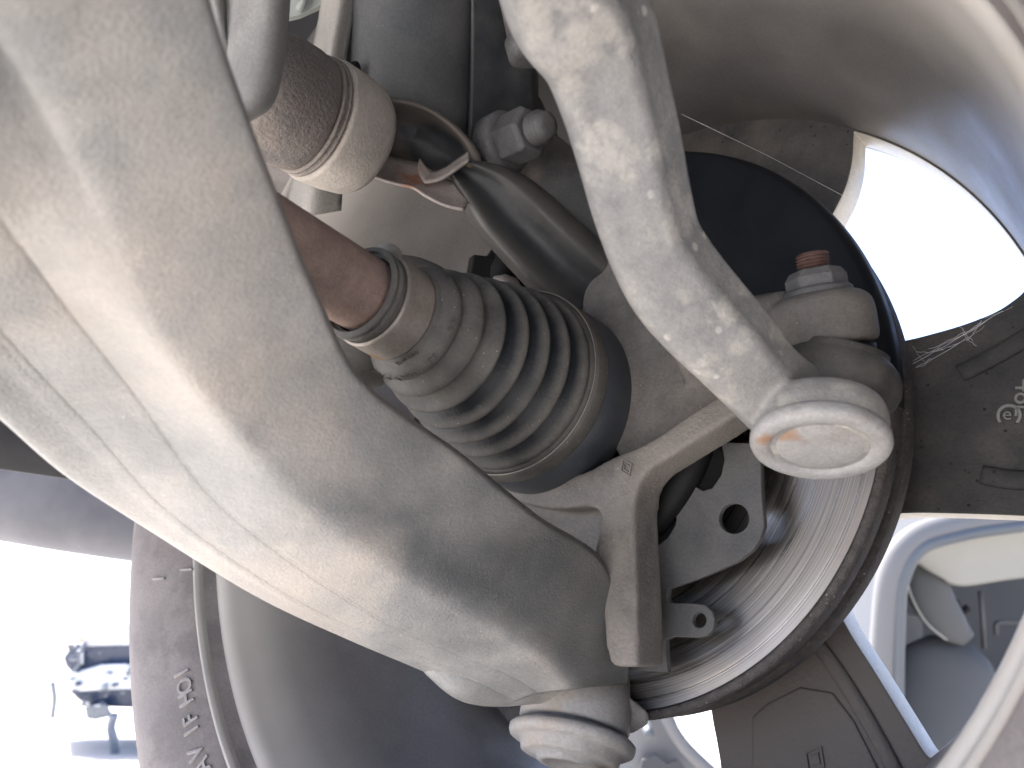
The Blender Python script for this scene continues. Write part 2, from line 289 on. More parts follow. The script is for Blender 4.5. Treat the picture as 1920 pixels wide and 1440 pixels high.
def tube_data(pts, radii, n=20, flat=1.0, caps=True, power=2.0, samples=None, upv=None):
    """pts world; radii (r) or list; flat = depth radius / width radius"""
    pts = np.asarray(pts, float); radii = np.asarray(radii, float) if np.ndim(radii) else np.full(len(pts), radii)
    if samples: pr = cr(np.c_[pts, radii], samples); pts, radii = pr[:, :3], pr[:, 3]
    V = []; k = len(pts); pw = None
    for i in range(k):
        t = pts[min(i+1, k-1)]-pts[max(i-1, 0)]; t /= np.linalg.norm(t)
        vd = (pts[i]-CAM) if upv is None else np.asarray(upv, float); w = np.cross(t, vd)
        if np.linalg.norm(w) < 1e-6: w = pw
        w = w/np.linalg.norm(w)
        if pw is not None and w @ pw < 0: w = -w
        pw = w; dv = np.cross(w, t); th = np.linspace(0, 2*np.pi, n, endpoint=False)
        cx, sy = np.cos(th), np.sin(th); e = 2/power
        cx = np.sign(cx)*abs(cx)**e; sy = np.sign(sy)*abs(sy)**e
        V.append(pts[i]+radii[i]*(np.outer(cx, w)+flat*np.outer(sy, dv)))
    F = grid_faces(k, n, True)
    if caps: F += [tuple(range(n)), tuple(range((k-1)*n, k*n))]
    return np.vstack(V), F
def tube(name, pts, radii, m, parent=None, **k):
    kk = {q: k.pop(q) for q in ('n', 'flat', 'caps', 'power', 'samples', 'upv') if q in k}
    V, F = tube_data(pts, radii, **kk); return mesh(name, V, F, m, parent, **k)
def merge(*vf):
    V = []; F = []; o = 0
    for v, f in vf: V.append(np.asarray(v)); F += [tuple(i+o for i in t) for t in f]; o += len(v)
    return np.vstack(V), F
def boxbeam(p0, p1, w0, w1, h, nrm):
    p0 = np.asarray(p0, float); p1 = np.asarray(p1, float); t = p1-p0; t /= np.linalg.norm(t)
    nrm = np.asarray(nrm, float); nrm = nrm-t*(t @ nrm); nrm /= np.linalg.norm(nrm); w = np.cross(t, nrm); V = []
    for p, ww in ((p0, w0), (p1, w1)):
        for a, b in ((-1, -1), (1, -1), (1, 1), (-1, 1)): V.append(p+w*a*ww/2+nrm*b*h/2)
    return np.array(V), [(0, 1, 2, 3), (4, 5, 6, 7), (0, 1, 5, 4), (1, 2, 6, 5), (2, 3, 7, 6), (3, 0, 4, 7)]
def cast(name, parts, m, parent, voxel=.0015, smooth=4, cuts=()):
    """overlapping solids fused into one casting"""
    V, F = merge(*parts); o = mesh(name, V, F, m, parent)
    q = o.modifiers.new('r', 'REMESH'); q.mode = 'VOXEL'; q.voxel_size = voxel; q.use_smooth_shade = True
    q = o.modifiers.new('s', 'SMOOTH'); q.factor = .6; q.iterations = smooth
    dg = bpy.context.evaluated_depsgraph_get(); me = bpy.data.meshes.new_from_object(o.evaluated_get(dg)); o.modifiers.clear(); o.data = me
    me.polygons.foreach_set('use_smooth', [True]*len(me.polygons)); return o
def plate(name, outline, holes, z, thick, m, parent, bevel=.0005, smooth_n=0, frame=None):
    """outline/holes: 2D points (frame xy) filled and extruded around z in the wheel frame (or a given 4x4 frame)"""
    cu = bpy.data.curves.new(name, 'CURVE'); cu.dimensions = '2D'; cu.fill_mode = 'BOTH'; cu.extrude = thick/2; cu.bevel_depth = bevel; cu.bevel_resolution = 2
    cu.offset = -bevel
    for pl in [outline]+list(holes):
        s = cu.splines.new('POLY'); s.points.add(len(pl)-1); s.use_cyclic_u = True
        for i, p in enumerate(pl): s.points[i].co = (p[0], p[1], 0, 1)
    t = bpy.data.objects.new(name, cu); C.objects.link(t); dg = bpy.context.evaluated_depsgraph_get()
    me = bpy.data.meshes.new_from_object(t.evaluated_get(dg)); bpy.data.objects.remove(t)
    me.transform(Matrix.Translation((0, 0, z)))
    if frame is not None: me.transform(frame)
    me.materials.clear()
    bm = bmesh.new(); bm.from_mesh(me); bmesh.ops.remove_doubles(bm, verts=bm.verts, dist=1e-6); bmesh.ops.recalc_face_normals(bm, faces=bm.faces); bm.to_mesh(me); bm.free()
    return link(name, me, m, parent, smooth=False)
def wlpoly(pts, o, n=0):
    q = [WL(x, y, o)[:2] for x, y in pts]
    return q if not n else [tuple(v) for v in cr(np.array(q+[q[0]]), n)[:-1]]
def circ(cx, cy, r, n=32, sq=1): return [(cx+r*math.cos(2*math.pi*i/n), cy+r*sq*math.sin(2*math.pi*i/n)) for i in range(n)]
def text_mesh(name, s, mtx, size, ext, m, parent, local=True, bev=.0):
    cu = bpy.data.curves.new(name, 'FONT'); cu.body = s; cu.size = size; cu.extrude = ext; cu.align_x = 'CENTER'; cu.align_y = 'CENTER'; cu.bevel_depth = bev
    t = bpy.data.objects.new(name, cu); C.objects.link(t); dg = bpy.context.evaluated_depsgraph_get()
    me = bpy.data.meshes.new_from_object(t.evaluated_get(dg)); bpy.data.objects.remove(t)
    if not local: mtx = wmat(parent).inverted() @ mtx
    me.transform(mtx); me.materials.clear(); return link(name, me, m, parent, smooth=False)
def facing(px, py, d, normal=None, xdir=(1, 0)):
    """matrix at a pixel point, z along normal (world; default towards the camera), x along an image direction"""
    o = Vector(P(px, py, d)); z = Vector(CAM)-o if normal is None else Vector(normal); z.normalize()
    x = Vector(dirw((xdir[0], xdir[1], 0))); x = (x-z*x.dot(z)).normalized(); y = z.cross(x)
    m = Matrix.Identity(4)
    for i, v in enumerate((x, y, z)):
        for j in range(3): m[j][i] = v[j]
    for j in range(3): m[j][3] = o[j]
    return m
def ribbon_surface(lines, nu, nv):
    """lines: control polylines across the part, each a list of (px,py,d) along its length"""
    L = np.array([cr(np.array([P(*p) for p in l]), nu) for l in lines])      # lines x nu x 3
    rows = [cr(L[:, i, :], nv) for i in range(nu)]
    return np.vstack(rows), grid_faces(nu, nv)

WN = dirw(wa)     # axle direction in world
# ================================================================== SETTING
g = mesh('ground', [(-300, -300, 0), (300, -300, 0), (300, 300, 0), (-300, 300, 0)], [(0, 1, 2, 3)], M['ground'], smooth=False); g['kind'] = 'structure'
# car above: unseen underside slabs added to block sky light, and wheel arch liner
ub = thing('car_underbody', 'dark plastic wheel arch of the lifted car, with unseen slabs blocking sky light', 'car underbody', P(600, -600, .5))
fi = np.array([-.695, -.719, 0]); ff = np.array([-.719, .695, 0]); w0 = wl2w((0, 0, 0)); w0 = np.array([w0[0], w0[1], 0])
def cf(inb, fwd, z): return w0+fi*inb+ff*fwd+np.array([0, 0, z])
mesh('floor_pan_blocker', [cf(.28, .55, 1.45), cf(1.0, .55, 1.45), cf(1.0, -1.0, 1.45), cf(.28, -1.0, 1.45)], [(0, 1, 2, 3)], M['liner'], ub, smooth=False, solid=.02)  # unseen slab, sized for the sky light it blocks
mesh('body_side_blocker', [cf(-.12, -.42, 1.30), cf(-.12, -1.0, 1.30), cf(.3, -1.0, 1.43), cf(.3, -.42, 1.43)], [(0, 1, 2, 3)], M['liner'], ub, smooth=False, solid=.02)  # unseen panel, extended with the slab to shape the light
A = []
n = 40
for i in range(n+1):
    th = math.radians(-12+204*i/n)
    for z in (-.60, -.36, -.12, .05, .11): A.append(wl2w((.40*math.cos(th), .40*math.sin(th), z)))
mesh('arch_liner', A, grid_faces(n+1, 5), M['liner'], ub, solid=.004)
# ================================================================== WHEEL
wh = thing('road_wheel', 'spoked alloy wheel seen from its inner side, brake disc in front', 'wheel', None, WM)
Z = (0, 0, 0); AX = (0, 0, 1)
RB = .1903; ZF = .0587
prof = [(-.1000, .2185), (-.1022, .2172), (-.1022, .2152), (-.0995, .2146), (-.0975, .2149), (-.0935, .2147), (-.0915, .2145), (-.0900, .2140), (-.0907, .2134), (-.0899, .2118), (-.0887, .2106), (-.0870, .2096), (-.0851, .2090), (-.0825, .2086), (-.0760, .2080), (-.0680, .2068), (-.0580, .2052), (-.045, .2030), (-.03, .2006), (.0, .1964), (.03, .1928), (ZF, RB), (ZF+.03, .1925),
        (ZF+.042, .197), (ZF+.05, .208), (ZF+.05, .2176), (ZF+.045, .2185), (ZF+.04, .211), (ZF+.02, .205), (.0, .2005), (-.05, .2085), (-.075, .2125), (-.088, .2160), (-.096, .2176)]
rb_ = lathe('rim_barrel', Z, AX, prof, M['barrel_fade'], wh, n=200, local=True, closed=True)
at = rb_.data.attributes.new('dust', 'FLOAT', 'POINT')  # this attribute places the painted highlight band along the rim hump
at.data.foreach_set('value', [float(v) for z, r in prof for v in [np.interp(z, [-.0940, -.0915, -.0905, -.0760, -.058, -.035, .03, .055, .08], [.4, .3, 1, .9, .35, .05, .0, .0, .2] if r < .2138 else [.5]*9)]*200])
# wheel face: annular casting split into six spokes by windows
def arc(a0, a1, r, k=14): return [(r*math.cos(math.radians(a0+(a1-a0)*i/k)), r*math.sin(math.radians(a0+(a1-a0)*i/k))) for i in range(k+1)]
RW = .1893
def ang(px, py): x, y, _ = WL(px, py, ZF); return math.degrees(math.atan2(y, x)) % 360
wA = wlpoly([(1600, 247), (1598, 300), (1586, 350), (1556, 410), (1500, 500), (1560, 620), (1640, 645), (1705, 636), (1800, 610), (1870, 583), (1920, 547)], ZF)
a1 = ang(1960, 500); wA += arc(a1, ang(1602, 243), RW)
wB = wlpoly([(1560, 1120), (1590, 1183), (1640, 1260), (1700, 1358), (1740, 1424)], ZF)
wB += arc(ang(1762, 1420), 180+6.5, RW) + wlpoly([(1920, 967), (1800, 963), (1700, 961), (1620, 970)], ZF)
wC = wlpoly([(1030, 1230), (1200, 1215), (1320, 1240), (1333, 1345), (1342, 1390), (1352, 1450)], ZF)
aC = math.degrees(math.atan2(wC[-1][1], wC[-1][0])) % 360
wC += arc(aC+3, 290, RW)
wins = [wA, wB, wC]
for cdeg in (-37, 23): wins.append(arc(cdeg-13, cdeg+13, RW) + [(.105*math.cos(math.radians(cdeg+12)), .105*math.sin(math.radians(cdeg+12))), (.09*math.cos(math.radians(cdeg)), .09*math.sin(math.radians(cdeg))), (.105*math.cos(math.radians(cdeg-12)), .105*math.sin(math.radians(cdeg-12)))])
def rnd(poly, it=2):
    for _ in range(it):
        q = []
        for i in range(len(poly)):
            a, b = np.array(poly[i]), np.array(poly[(i+1) % len(poly)])
            q += [tuple(a*.8+b*.2), tuple(a*.2+b*.8)]
        poly = q
    return poly
TH = .019
fo = plate('spoke_face', arc(0, 358, .1945, 120), [rnd(w, 2) for w in wins], ZF+TH/2, TH-.003, M['spoke'], wh, bevel=.0012)
fo.data.materials.append(M['spokeside'])
for p in fo.data.polygons:
    if abs(p.normal.z) < .3 and (p.center.x**2+p.center.y**2) < .1930**2: p.material_index = 1
lathe('hub_centre', Z, AX, [(.03, .07), (.06, .075), (.075, .06)], M['spoke'], wh, n=64, local=True)
# raised ribs on the back of the spokes
def rib(pts, w, h, nm='spoke_rib'):
    P3 = [WL(x, y, ZF-.0005) for x, y in pts]; V, F = tube_data(np.array(P3), [w]*len(P3), n=12, flat=h/w, samples=14, upv=(0, 0, 1)); mesh(nm, V, F, M['spoke'], wh, local=True)
rib([(1510, 1180), (1560, 1245), (1620, 1340), (1680, 1450)], .0035, .0022)
V = wl2w(np.array([WL(x, y, ZF-.001) for x, y in ((1412, 1345), (1440, 1320), (1500, 1290), (1560, 1300), (1600, 1352), (1650, 1450), (1660, 1520), (1412, 1520))]+[WL(x, y, ZF+.003) for x, y in ((1406, 1345), (1436, 1314), (1500, 1284), (1566, 1294), (1606, 1350), (1656, 1450), (1666, 1520), (1408, 1520))]))
mesh('raised_pad', V, [tuple(range(8))]+[(i, (i+1) % 8, 8+(i+1) % 8, 8+i) for i in range(8)], M['spoke'], wh, smooth=False, bevel=.0008)
rib([(1800, 700), (1870, 665), (1960, 610)], .004, .0018)
rib([(1840, 890), (1900, 900), (1980, 900)], .004, .0018)
# diamond mark cast on the lower spoke
def diamond(px, py, sz, tgt, matr, o=None, mt=None, nm='cast_diamond_mark'):
    vs = []; fs = []; k = 0
    for ang_, r0, r1 in ((0, 1, .78), (0, .55, .36)):
        ptso = [(0, r0), (.72*r0, 0), (0, -r0), (-.72*r0, 0)]; ptsi = [(0, r1), (.72*r1, 0), (0, -r1), (-.72*r1, 0)]
        for (a, b), (c, d) in zip(ptso, ptsi):
            vs += [(a*sz, b*sz, 0), (c*sz, d*sz, 0)]
        for i in range(4):
            if r0 < .6 and i == 1: continue
            j = (i+1) % 4; fs.append((k+2*i, k+2*j, k+2*j+1, k+2*i+1))
        k += 8
    vs = np.array([list(mt @ Vector(v)) for v in vs])
    o_ = mesh(nm, vs, fs, matr, tgt, smooth=False, solid=.0012, soff=0, bevel=.0003); return o_
mt = WM @ Matrix.Translation(WL(1528, 1424, ZF-.0014)) @ Matrix.Rotation(math.radians(20), 4, 'Z'); diamond(0, 0, .0068, wh, M['spoke'], mt=mt)
for px, py, s, sz in ((1890, 775, 'C', .0105), (1889, 777, 'e', .006), (1921, 735, '48', .009), (1921, 770, 'E', .009)):
    mt = Matrix.Translation(WL(px, py, ZF-.0004)) @ Matrix.Rotation(math.radians(180), 4, 'Y') @ Matrix.Rotation(math.radians(-90 if sz > .007 else 0), 4, 'Z')
    text_mesh('cast_lettering', s, mt, sz*1.2, .0006, M['bracket'], wh)
# tyre
ty = lathe('tyre', Z, AX, [(-.0985, .2150), (-.1030, .2185), (-.1065, .2235), (-.1125, .2330), (-.1165, .2450), (-.1175, .2560), (-.1150, .2670), (-.1120, .2725), (-.1085, .2760), (-.1050, .2790), (-.1030, .2800), (-.0990, .2835), (-.0930, .2870), (-.0850, .2885), (0, .2900), (.05, .288), (.065, .27), (.06, .22), (.05, .206), (-.02, .205)], M['tyre'], wh, n=240, local=True, closed=True)
# shoulder blocks of the tread, one per pitch
sv, sf = None, None
bl = []
NB = 70
for i in range(NB):
    a0 = math.radians(i*360/NB); a1 = math.radians((i+.86)*360/NB); V = []
    for z, r in ((-.1065, .2805), (-.1000, .2868), (-.0920, .2898), (-.07, .291)):
        for q in (a0, a1): V.append((r*math.cos(q+(z+.1)*.8), r*math.sin(q+(z+.1)*.8), z))
    for z, r in ((-.07, .285), (-.0920, .2840), (-.1000, .280), (-.1045, .2765)):
        for q in (a0, a1): V.append((r*math.cos(q+(z+.1)*.8), r*math.sin(q+(z+.1)*.8), z))
    bl.append(V)
F1 = [(2*k, 2*k+1, 2*((k+1) % 8)+1, 2*((k+1) % 8)) for k in range(8)]+[tuple(range(0, 16, 2)), tuple(range(1, 16, 2))]
me0 = bpy.data.meshes.new('tread_block'); me0.from_pydata(bl[0], [], F1)
bm = bmesh.new(); bm.from_mesh(me0); bmesh.ops.recalc_face_normals(bm, faces=bm.faces); bm.to_mesh(me0); bm.free(); me0.materials.append(M['tyre_shoulder'])
for i in range(NB):
    b_ = bpy.data.objects.new('tread_block', me0); C.objects.link(b_); b_.parent = ty; b_.rotation_euler = (0, 0, math.radians(i*360/NB))
# raised tyre lettering, read clockwise along the sidewall
for ch, px, py in (('/', 352, 1068), ('1', 343, 1262), ('O', 349, 1286), ('H', 352, 1309), ('F', 360, 1348), ('1', 362, 1370), ('V', 370, 1412), ('A', 382, 1436), ('/', 300, 1085)):
    LR, LZ = [.2185, .2235, .2330, .2450, .2560, .2670, .2725], [-.103, -.1065, -.1125, -.1165, -.1175, -.115, -.112]; lo, hi = -.1175, -.100
    for _ in range(40):
        zz = (lo+hi)/2; x, y, _q = WL(px, py, zz); R_ = math.hypot(x, y)
        if np.interp(R_, LR, LZ) > zz: lo = zz
        else: hi = zz
    th = math.atan2(y, x)
    sl_ = math.atan2(np.interp(R_+.004, LR, LZ)-np.interp(R_-.004, LR, LZ), .008)
    mt = Matrix.Rotation(th, 4, 'Z') @ Matrix.Translation((math.hypot(x, y), 0, zz-.0002)) @ Matrix.Rotation(-sl_, 4, 'Y') @ Matrix.Rotation(math.radians(-90), 4, 'Z') @ Matrix.Rotation(math.radians(180), 4, 'Y')
    text_mesh('raised_letter', ch, mt, .0108, .0008, M['tyre_mark'], ty, bev=.0002)

# ================================================================== BRAKE DISC
bd = thing('brake_disc', 'worn ventilated brake disc with bright scored face and rusty rim', 'brake disc', None, WM)
lathe('inner_friction_ring', Z, AX, [(0, .078), (0, .1365), (.0012, .1372), (.009, .1372), (.009, .078)], M['rotor'], bd, n=220, local=True, closed=True, autos=30)
lathe('rusty_lip', Z, AX, [(-.0008, .1370), (-.0012, .1385), (-.0004, .1402), (.0015, .1408), (.0075, .1408), (.009, .1400), (.009, .1374), (.002, .1373)], M['rustedge'], bd, n=220, local=True, closed=True)
lathe('vent_core', Z, AX, [(.009, .08), (.009, .1345), (.0165, .1345), (.0165, .08)], M['black'], bd, n=160, local=True, closed=True, autos=30)
lathe('outer_friction_ring', Z, AX, [(.0165, .08), (.0165, .1392), (.0180, .1403), (.0255, .1406), (.0272, .1398), (.0272, .08)], M['rustedge'], bd, n=220, local=True, closed=True, autos=40)
lathe('disc_hat', Z, AX, [(.0004, .079), (.003, .074), (.02, .072), (.04, .070), (.042, .02), (-.012, .02), (-.012, .070), (-.004, .076)], M['black'], bd, n=120, local=True, closed=True)

dsh = thing('dust_shield', 'black dished dust shield over the upper half of the brake disc', 'dust shield', None, WM)
V = []; nn = 90; pr = [(.050, -.010), (.100, -.010), (.125, -.008), (.134, -.0065), (.1385, -.006), (.1410, -.0045), (.1425, -.0005), (.1430, .004)]
for i in range(nn+1):
    th = math.radians(-5+(176.5+5)*i/nn)
    for r, z in pr: V.append((r*math.cos(th), r*math.sin(th), z))
mesh('shield_plate', V, grid_faces(nn+1, len(pr)), M['shieldblack'], dsh, local=True, solid=.0012)
# ================================================================== BACKING PLATE with two holes
bp_ = thing('backing_plate', 'dark steel bracket plate with two round holes against the brake disc', 'bracket plate', None, WM)
O = -.016
out = [(1425, 830), (1427, 880), (1428, 930), (1433, 985), (1425, 1012), (1410, 1033), (1385, 1052), (1350, 1068), (1310, 1085), (1275, 1097), (1254, 1103), (1251, 1120), (1256, 1131), (1300, 1131), (1322, 1134), (1336, 1147), (1340, 1163), (1337, 1180), (1325, 1193), (1308, 1196), (1262, 1194), (1248, 1200), (1249, 1225), (1252, 1260), (1175, 1257), (1120, 1200), (1150, 1000), (1235, 1022), (1252, 1008), (1266, 985), (1268, 972), (1262, 963), (1280, 935), (1303, 912), (1318, 920), (1335, 915), (1352, 890), (1358, 862), (1352, 830)]
h1 = wlpoly([(1376+28*math.cos(t), 972+28*math.sin(t)) for t in np.linspace(0, 2*np.pi, 36, endpoint=False)], O)
h2 = wlpoly([(1311+13*math.cos(t), 1163+14*math.sin(t)) for t in np.linspace(0, 2*np.pi, 28, endpoint=False)], O)
pl = plate('plate', wlpoly(out, O), [h1, h2], O+.0015, .0022, M['shield'], bp_, bevel=.0005)

# ================================================================== STEERING KNUCKLE
kn = thing('steering_knuckle', 'grey-brown cast steering knuckle with ribbed arms behind the rubber boot', 'steering knuckle', WP(1180, 900, -.04))
def WBm(a, b, w0, w1, oa, ob, h): return boxbeam(WP(*a, oa), WP(*b, ob), w0, w1, h, WN)
parts = []
parts.append(lathe_data(wl2w((0, 0, -.030)), WN, [(.004, .0475), (.004, .0530), (.022, .058), (.022, .0475)], 72, closed=True))
def wcast(pts, z0, z1, it=1):
    poly = wlpoly(pts, z0); poly = rnd(poly, it); t_ = plate('tmp', poly, [], (z0+z1)/2, abs(z1-z0), None, None, bevel=.0004)
    v = np.array([list(q.co) for q in t_.data.vertices]); f = [tuple(p.vertices) for p in t_.data.polygons]; me_ = t_.data
    bpy.data.objects.remove(t_); bpy.data.meshes.remove(me_); return wl2w(v), f
parts.append(wcast([(1160, 850), (1205, 835), (1240, 812), (1330, 750), (1400, 700), (1470, 655), (1450, 728), (1400, 765), (1330, 810), (1262, 853), (1215, 882), (1194, 912), (1188, 960), (1190, 1010), (1194, 1100), (1196, 1240), (1196, 1250), (1186, 1251), (1140, 1251), (1128, 1120), (1110, 1060), (1122, 1000), (1130, 965), (1112, 948), (1040, 956), (950, 938), (860, 900), (880, 870), (1000, 890), (1090, 890)], -.048, -.030, 2))
parts.append(wcast([(1030, 530), (1110, 470), (1230, 490), (1330, 560), (1500, 600), (1500, 700), (1420, 770), (1215, 860), (1150, 860)], -.037, -.026))
parts.append(wcast([(930, 920), (1140, 930), (1130, 1060), (1090, 1080), (960, 1000)], -.034, -.026))
parts.append(tube_data([P(1280, 660, .318), P(1400, 625, .303), P(1480, 605, .292), P(1530, 600, .286)], [.017, .014, .0125, .010], n=20, flat=.7, samples=12))
# tapered boss of the steering arm
TJ0 = P(1537, 842, .245); TJ1 = P(1524, 465, .293); TA = TJ1-TJ0; TLn = np.linalg.norm(TA); TA = TA/TLn
def tjs(s): return TJ0+TA*s
Q0 = P(1549, 652, .2835); Q1 = P(1521, 470, .2865); QA = Q1-Q0; QA = QA/np.linalg.norm(QA)
boss = lathe_data(Q0, QA, [(.0, .0172), (.0006, .0182), (.0030, .0186), (.0120, .0186), (.0165, .0178), (.0190, .0150), (.0200, .012)], 72)
parts.append(boss)
cast('knuckle_body', parts, M['knuckle'], kn, .0012, 9)
# upper leg of the knuckle reaching to the strut
parts = [tube_data([P(1260, 700, .37), P(1180, 600, .385), P(1080, 480, .395), P(1000, 360, .405), (P(930, 230, .415))], [.030, .029, .027, .025, .027], n=24, flat=.55, samples=24, power=2.6),
         tube_data([P(1290, 620, .36), P(1180, 480, .375), P(1090, 380, .385), P(1010, 290, .40)], [.02, .020, .018, .014], n=20, flat=.6, samples=16)]
cast('upper_leg', parts, M['knuckle_dark'], kn, .0018, 6)
mt = facing(1175, 876, .3035, -WN, (.95, -.3)); diamond(0, 0, .0042, kn, M['knuckle'], mt=mt)
lathe('rivet_head', WP(1168, 1170, -.043), -WN, [(-.006, .0045), (.0, .0045), (.0015, .0038), (.0022, .002)], M['bolt'], kn, n=24)
# dark rubber seal behind the knuckle arms, touching the plate notches
sh = lathe('hub_seal', wl2w((0, 0, -.018)), WN, [(-.004, .055), (-.004, .074), (0, .0765), (.006, .0765), (.006, .055)], M['black'], kn, n=90, closed=True)
for px, py in ((1330, 880), (1252, 985)):
    lathe('sensor_tooth', WP(px, py, -.010), WN, [(-.004, .009), (-.0045, .0115), (.003, .0115), (.0035, .009)], M['black'], kn, n=24)

# ================================================================== DRIVE SHAFT
S0 = c2w(np.array([-.0430, -.0262, .275])); S1 = c2w(np.array([.0229, .0122, .3676])); SA = S1-S0; SL = np.linalg.norm(SA); SA = SA/SL
ds = thing('drive_shaft', 'rust-brown drive shaft with ribbed black rubber boot and steel clamp', 'drive shaft', S0)
lathe('shaft', S0, SA, [(-.30, .0132), (-.012, .0132), (.0, .0132), (.02, .0132)], M['shaft'], ds, n=72, autos=40)
def seg(s0, s1, prof, k=10):
    return [(s0+(s1-s0)*a, b) for a, b in prof]
# boot: collar, six growing folds, wide cuff
bt = [(-.0145, .0140), (-.0152, .0158), (-.0142, .0170), (-.0128, .0168), (-.0118, .0163), (.0030, .0166), (.0036, .0178), (.0050, .0182)]
folds = [(.0050, .0138, .0182, .0224, .0204), (.0138, .0236, .0204, .0257, .0226), (.0236, .0328, .0226, .0290, .0246), (.0328, .0430, .0246, .0322, .0276), (.0430, .0534, .0276, .0353, .0306), (.0534, .0642, .0306, .0381, .0338), (.0642, .0752, .0338, .0404, .0400)]
for q_, (a, b, r0, rp, r1) in enumerate(folds):
    pk = .70 if q_ < 3 else .82
    for t in np.linspace(.06, 1, 14):
        if t < pk: u = t/pk; r = r0+(rp-r0)*(math.sin(u*math.pi/2)**.9 if q_ < 2 else (.5-.5*math.cos(u*math.pi))**(.9 if q_ == 2 else 1.15))
        else: u = (t-pk)/(1-pk); r = r1+(rp-r1)*(math.cos(u*math.pi/2)**.7)
        bt.append((a+(b-a)*t, r))
bt += [(.0756, .0404), (.0762, .0414), (.0860, .0424), (.0870, .0420)]
bo_ = lathe('boot', S0, SA, bt, M['boot_folds'], ds, n=160, caps=False)
# dust lies on the crests of the folds and all over the narrow end; the valleys are clean rubber
at = bo_.data.attributes.new('dust', 'FLOAT', 'POINT'); dv = []
for s_, r_ in bt:
    e = 1.0 if s_ < .0290 else 0.0
    if not e:
        for q, (a, b, r0, rp, r1) in enumerate(folds):
            if a <= s_ <= b: e = max(0, min(1, ((s_-a)/(b-a)-(.20 if q == 2 else .42))/.20))*.95
        if s_ > .0752: e = .7
    dv += [e]*160
at.data.foreach_set('value', dv)
lathe('cuff_clamp', S0, SA, [(.0764, .0416), (.0768, .0423), (.0790, .0427), (.0850, .0432), (.0862, .0426)], M['boot'], ds, n=140, caps=False)
lathe('boot_cuff', S0, SA, [(.0862, .0422), (.0872, .0432), (.0980, .0441), (.1090, .0446), (.1120, .0442), (.1126, .040)], M['boot_clean'], ds, n=140, caps=False)
lathe('clamp_wire', S0, SA, [(.0757, .0420), (.0759, .0423), (.0762, .0422), (.0762, .0419)], M['clamp'], ds, n=140, closed=True)
lathe('joint_bell', S0, SA, [(.110, .041), (.125, .0425), (.15, .042)], M['knuckle_dark'], ds, n=90)
lathe('collar_clamp', S0, SA, [(-.0108, .0166), (-.0107, .0173), (-.0095, .0175), (.0020, .0178), (.0028, .0178), (.0028, .0168)], M['clamp'], ds, n=120, caps=False)
lathe('collar_ring', S0, SA, [(-.0172, .0150), (-.0168, .0166), (-.0158, .0170), (-.0150, .0160)], M['boot'], ds, n=100, caps=False)
# clamp ear
tube('clamp_ear', [P(712, 490, .270), P(722, 476, .272), P(738, 480, .276), P(742, 500, .279)], [.002, .0035, .0034, .002], M['bracket'], ds, n=14, flat=.6, samples=14)
# moulded digits on the first fold
def on_shaft(s, r, px, py):      # matrix on the boot surface at arc position nearest the pixel
    o = S0+SA*s; best = None
    h = np.cross(SA, [0, 0, 1.]); h /= np.linalg.norm(h); k = np.cross(SA, h)
    for i in range(360):
        a = math.radians(i); nrm = h*math.cos(a)+k*math.sin(a); p = o+nrm*r; c = p-CAM; z = c @ FW
        if nrm @ (p-CAM) > 0: continue
        x_, y_ = 960+FPX*(c @ RT)/z, 720+FPX*(c @ DN)/z; e = (x_-px)**2+(y_-py)**2
        if best is None or e < best[0]: best = (e, p, nrm)
    _, p, nrm = best; z = Vector(nrm); x = Vector(np.cross(nrm, SA)); x = x if x.dot(Vector(dirw((1, -.6, 0)))) > 0 else -x; y = z.cross(x); m = Matrix.Identity(4)
    for i, v in enumerate((x, y, z)):
        for j in range(3): m[j][i] = v[j]
    for j in range(3): m[j][3] = p[j]
    return m
for s_, r_, px, py, tx in ((.0098, .0222, 758, 694, '1109'), (.0095, .0221, 798, 660, '77'), (.0095, .0221, 833, 605, '22'), (.0098, .0222, 722, 692, '9117')):
    text_mesh('moulded_digits', tx, on_shaft(s_, r_, px, py), .0050, .0002, M['boot'], ds, local=False)
text_mesh('moulded_digits', 'IIaNiN', on_shaft(.0045, .0186, 750, 650), .0036, .00012, M['boot'], ds, local=False)

# ================================================================== TIE ROD
tr = thing('tie_rod', 'curved pale forged tie rod with chalky spots and round end joint', 'tie rod', TJ0)
ctr = [(1010, -260, .165), (1050, -120, .180), (1080, 0, .193), (1125, 90, .202), (1153, 180, .210), (1176, 265, .217), (1203, 380, .225), (1228, 460, .231), (1268, 530, .236), (1318, 590, .240), (1375, 650, .2435), (1430, 712, .2515), (1485, 762, .2600)]
wpx = [285, 282, 270, 232, 212, 203, 190, 182, 190, 188, 178, 165, 170]
add_stain('spoke', [WL(x, y, ZF) for x, y in ((1400, 1330), (1560, 1290))], .055, (.15, .133, .12))
add_stain('rod', [P(x, y, d)-TJ0 for x, y, d in ((1200, 212, .199), (1222, 320, .206), (1238, 384, .212), (1118, 262, .202), (1140, 285, .204), (1248, 452, .217), (1085, 60, .185), (1150, 120, .192), (1185, 40, .186), (1120, 150, .192), (1286, 560, .226), (1440, 722, .236), (1462, 745, .238), (1385, 655, .232), (1215, 285, .204))], .0026, (.38, .36, .325))
def forged(pts, radii, sec, samples):
    pr = cr(np.c_[np.array(pts), np.array(radii)], samples); k = samples; V = []; sec = np.array(sec)
    for i in range(k):
        t = pr[min(i+1, k-1), :3]-pr[max(i-1, 0), :3]; t /= np.linalg.norm(t); w = np.cross(t, pr[i, :3]-CAM); w /= np.linalg.norm(w); dv = np.cross(w, t)
        V.append(pr[i, :3]+pr[i, 3]*(np.outer(sec[:, 0], w)+np.outer(sec[:, 1], dv)))
    n_ = len(sec); return np.vstack(V), grid_faces(k, n_, True)+[tuple(range(n_)), tuple(range((k-1)*n_, k*n_))]
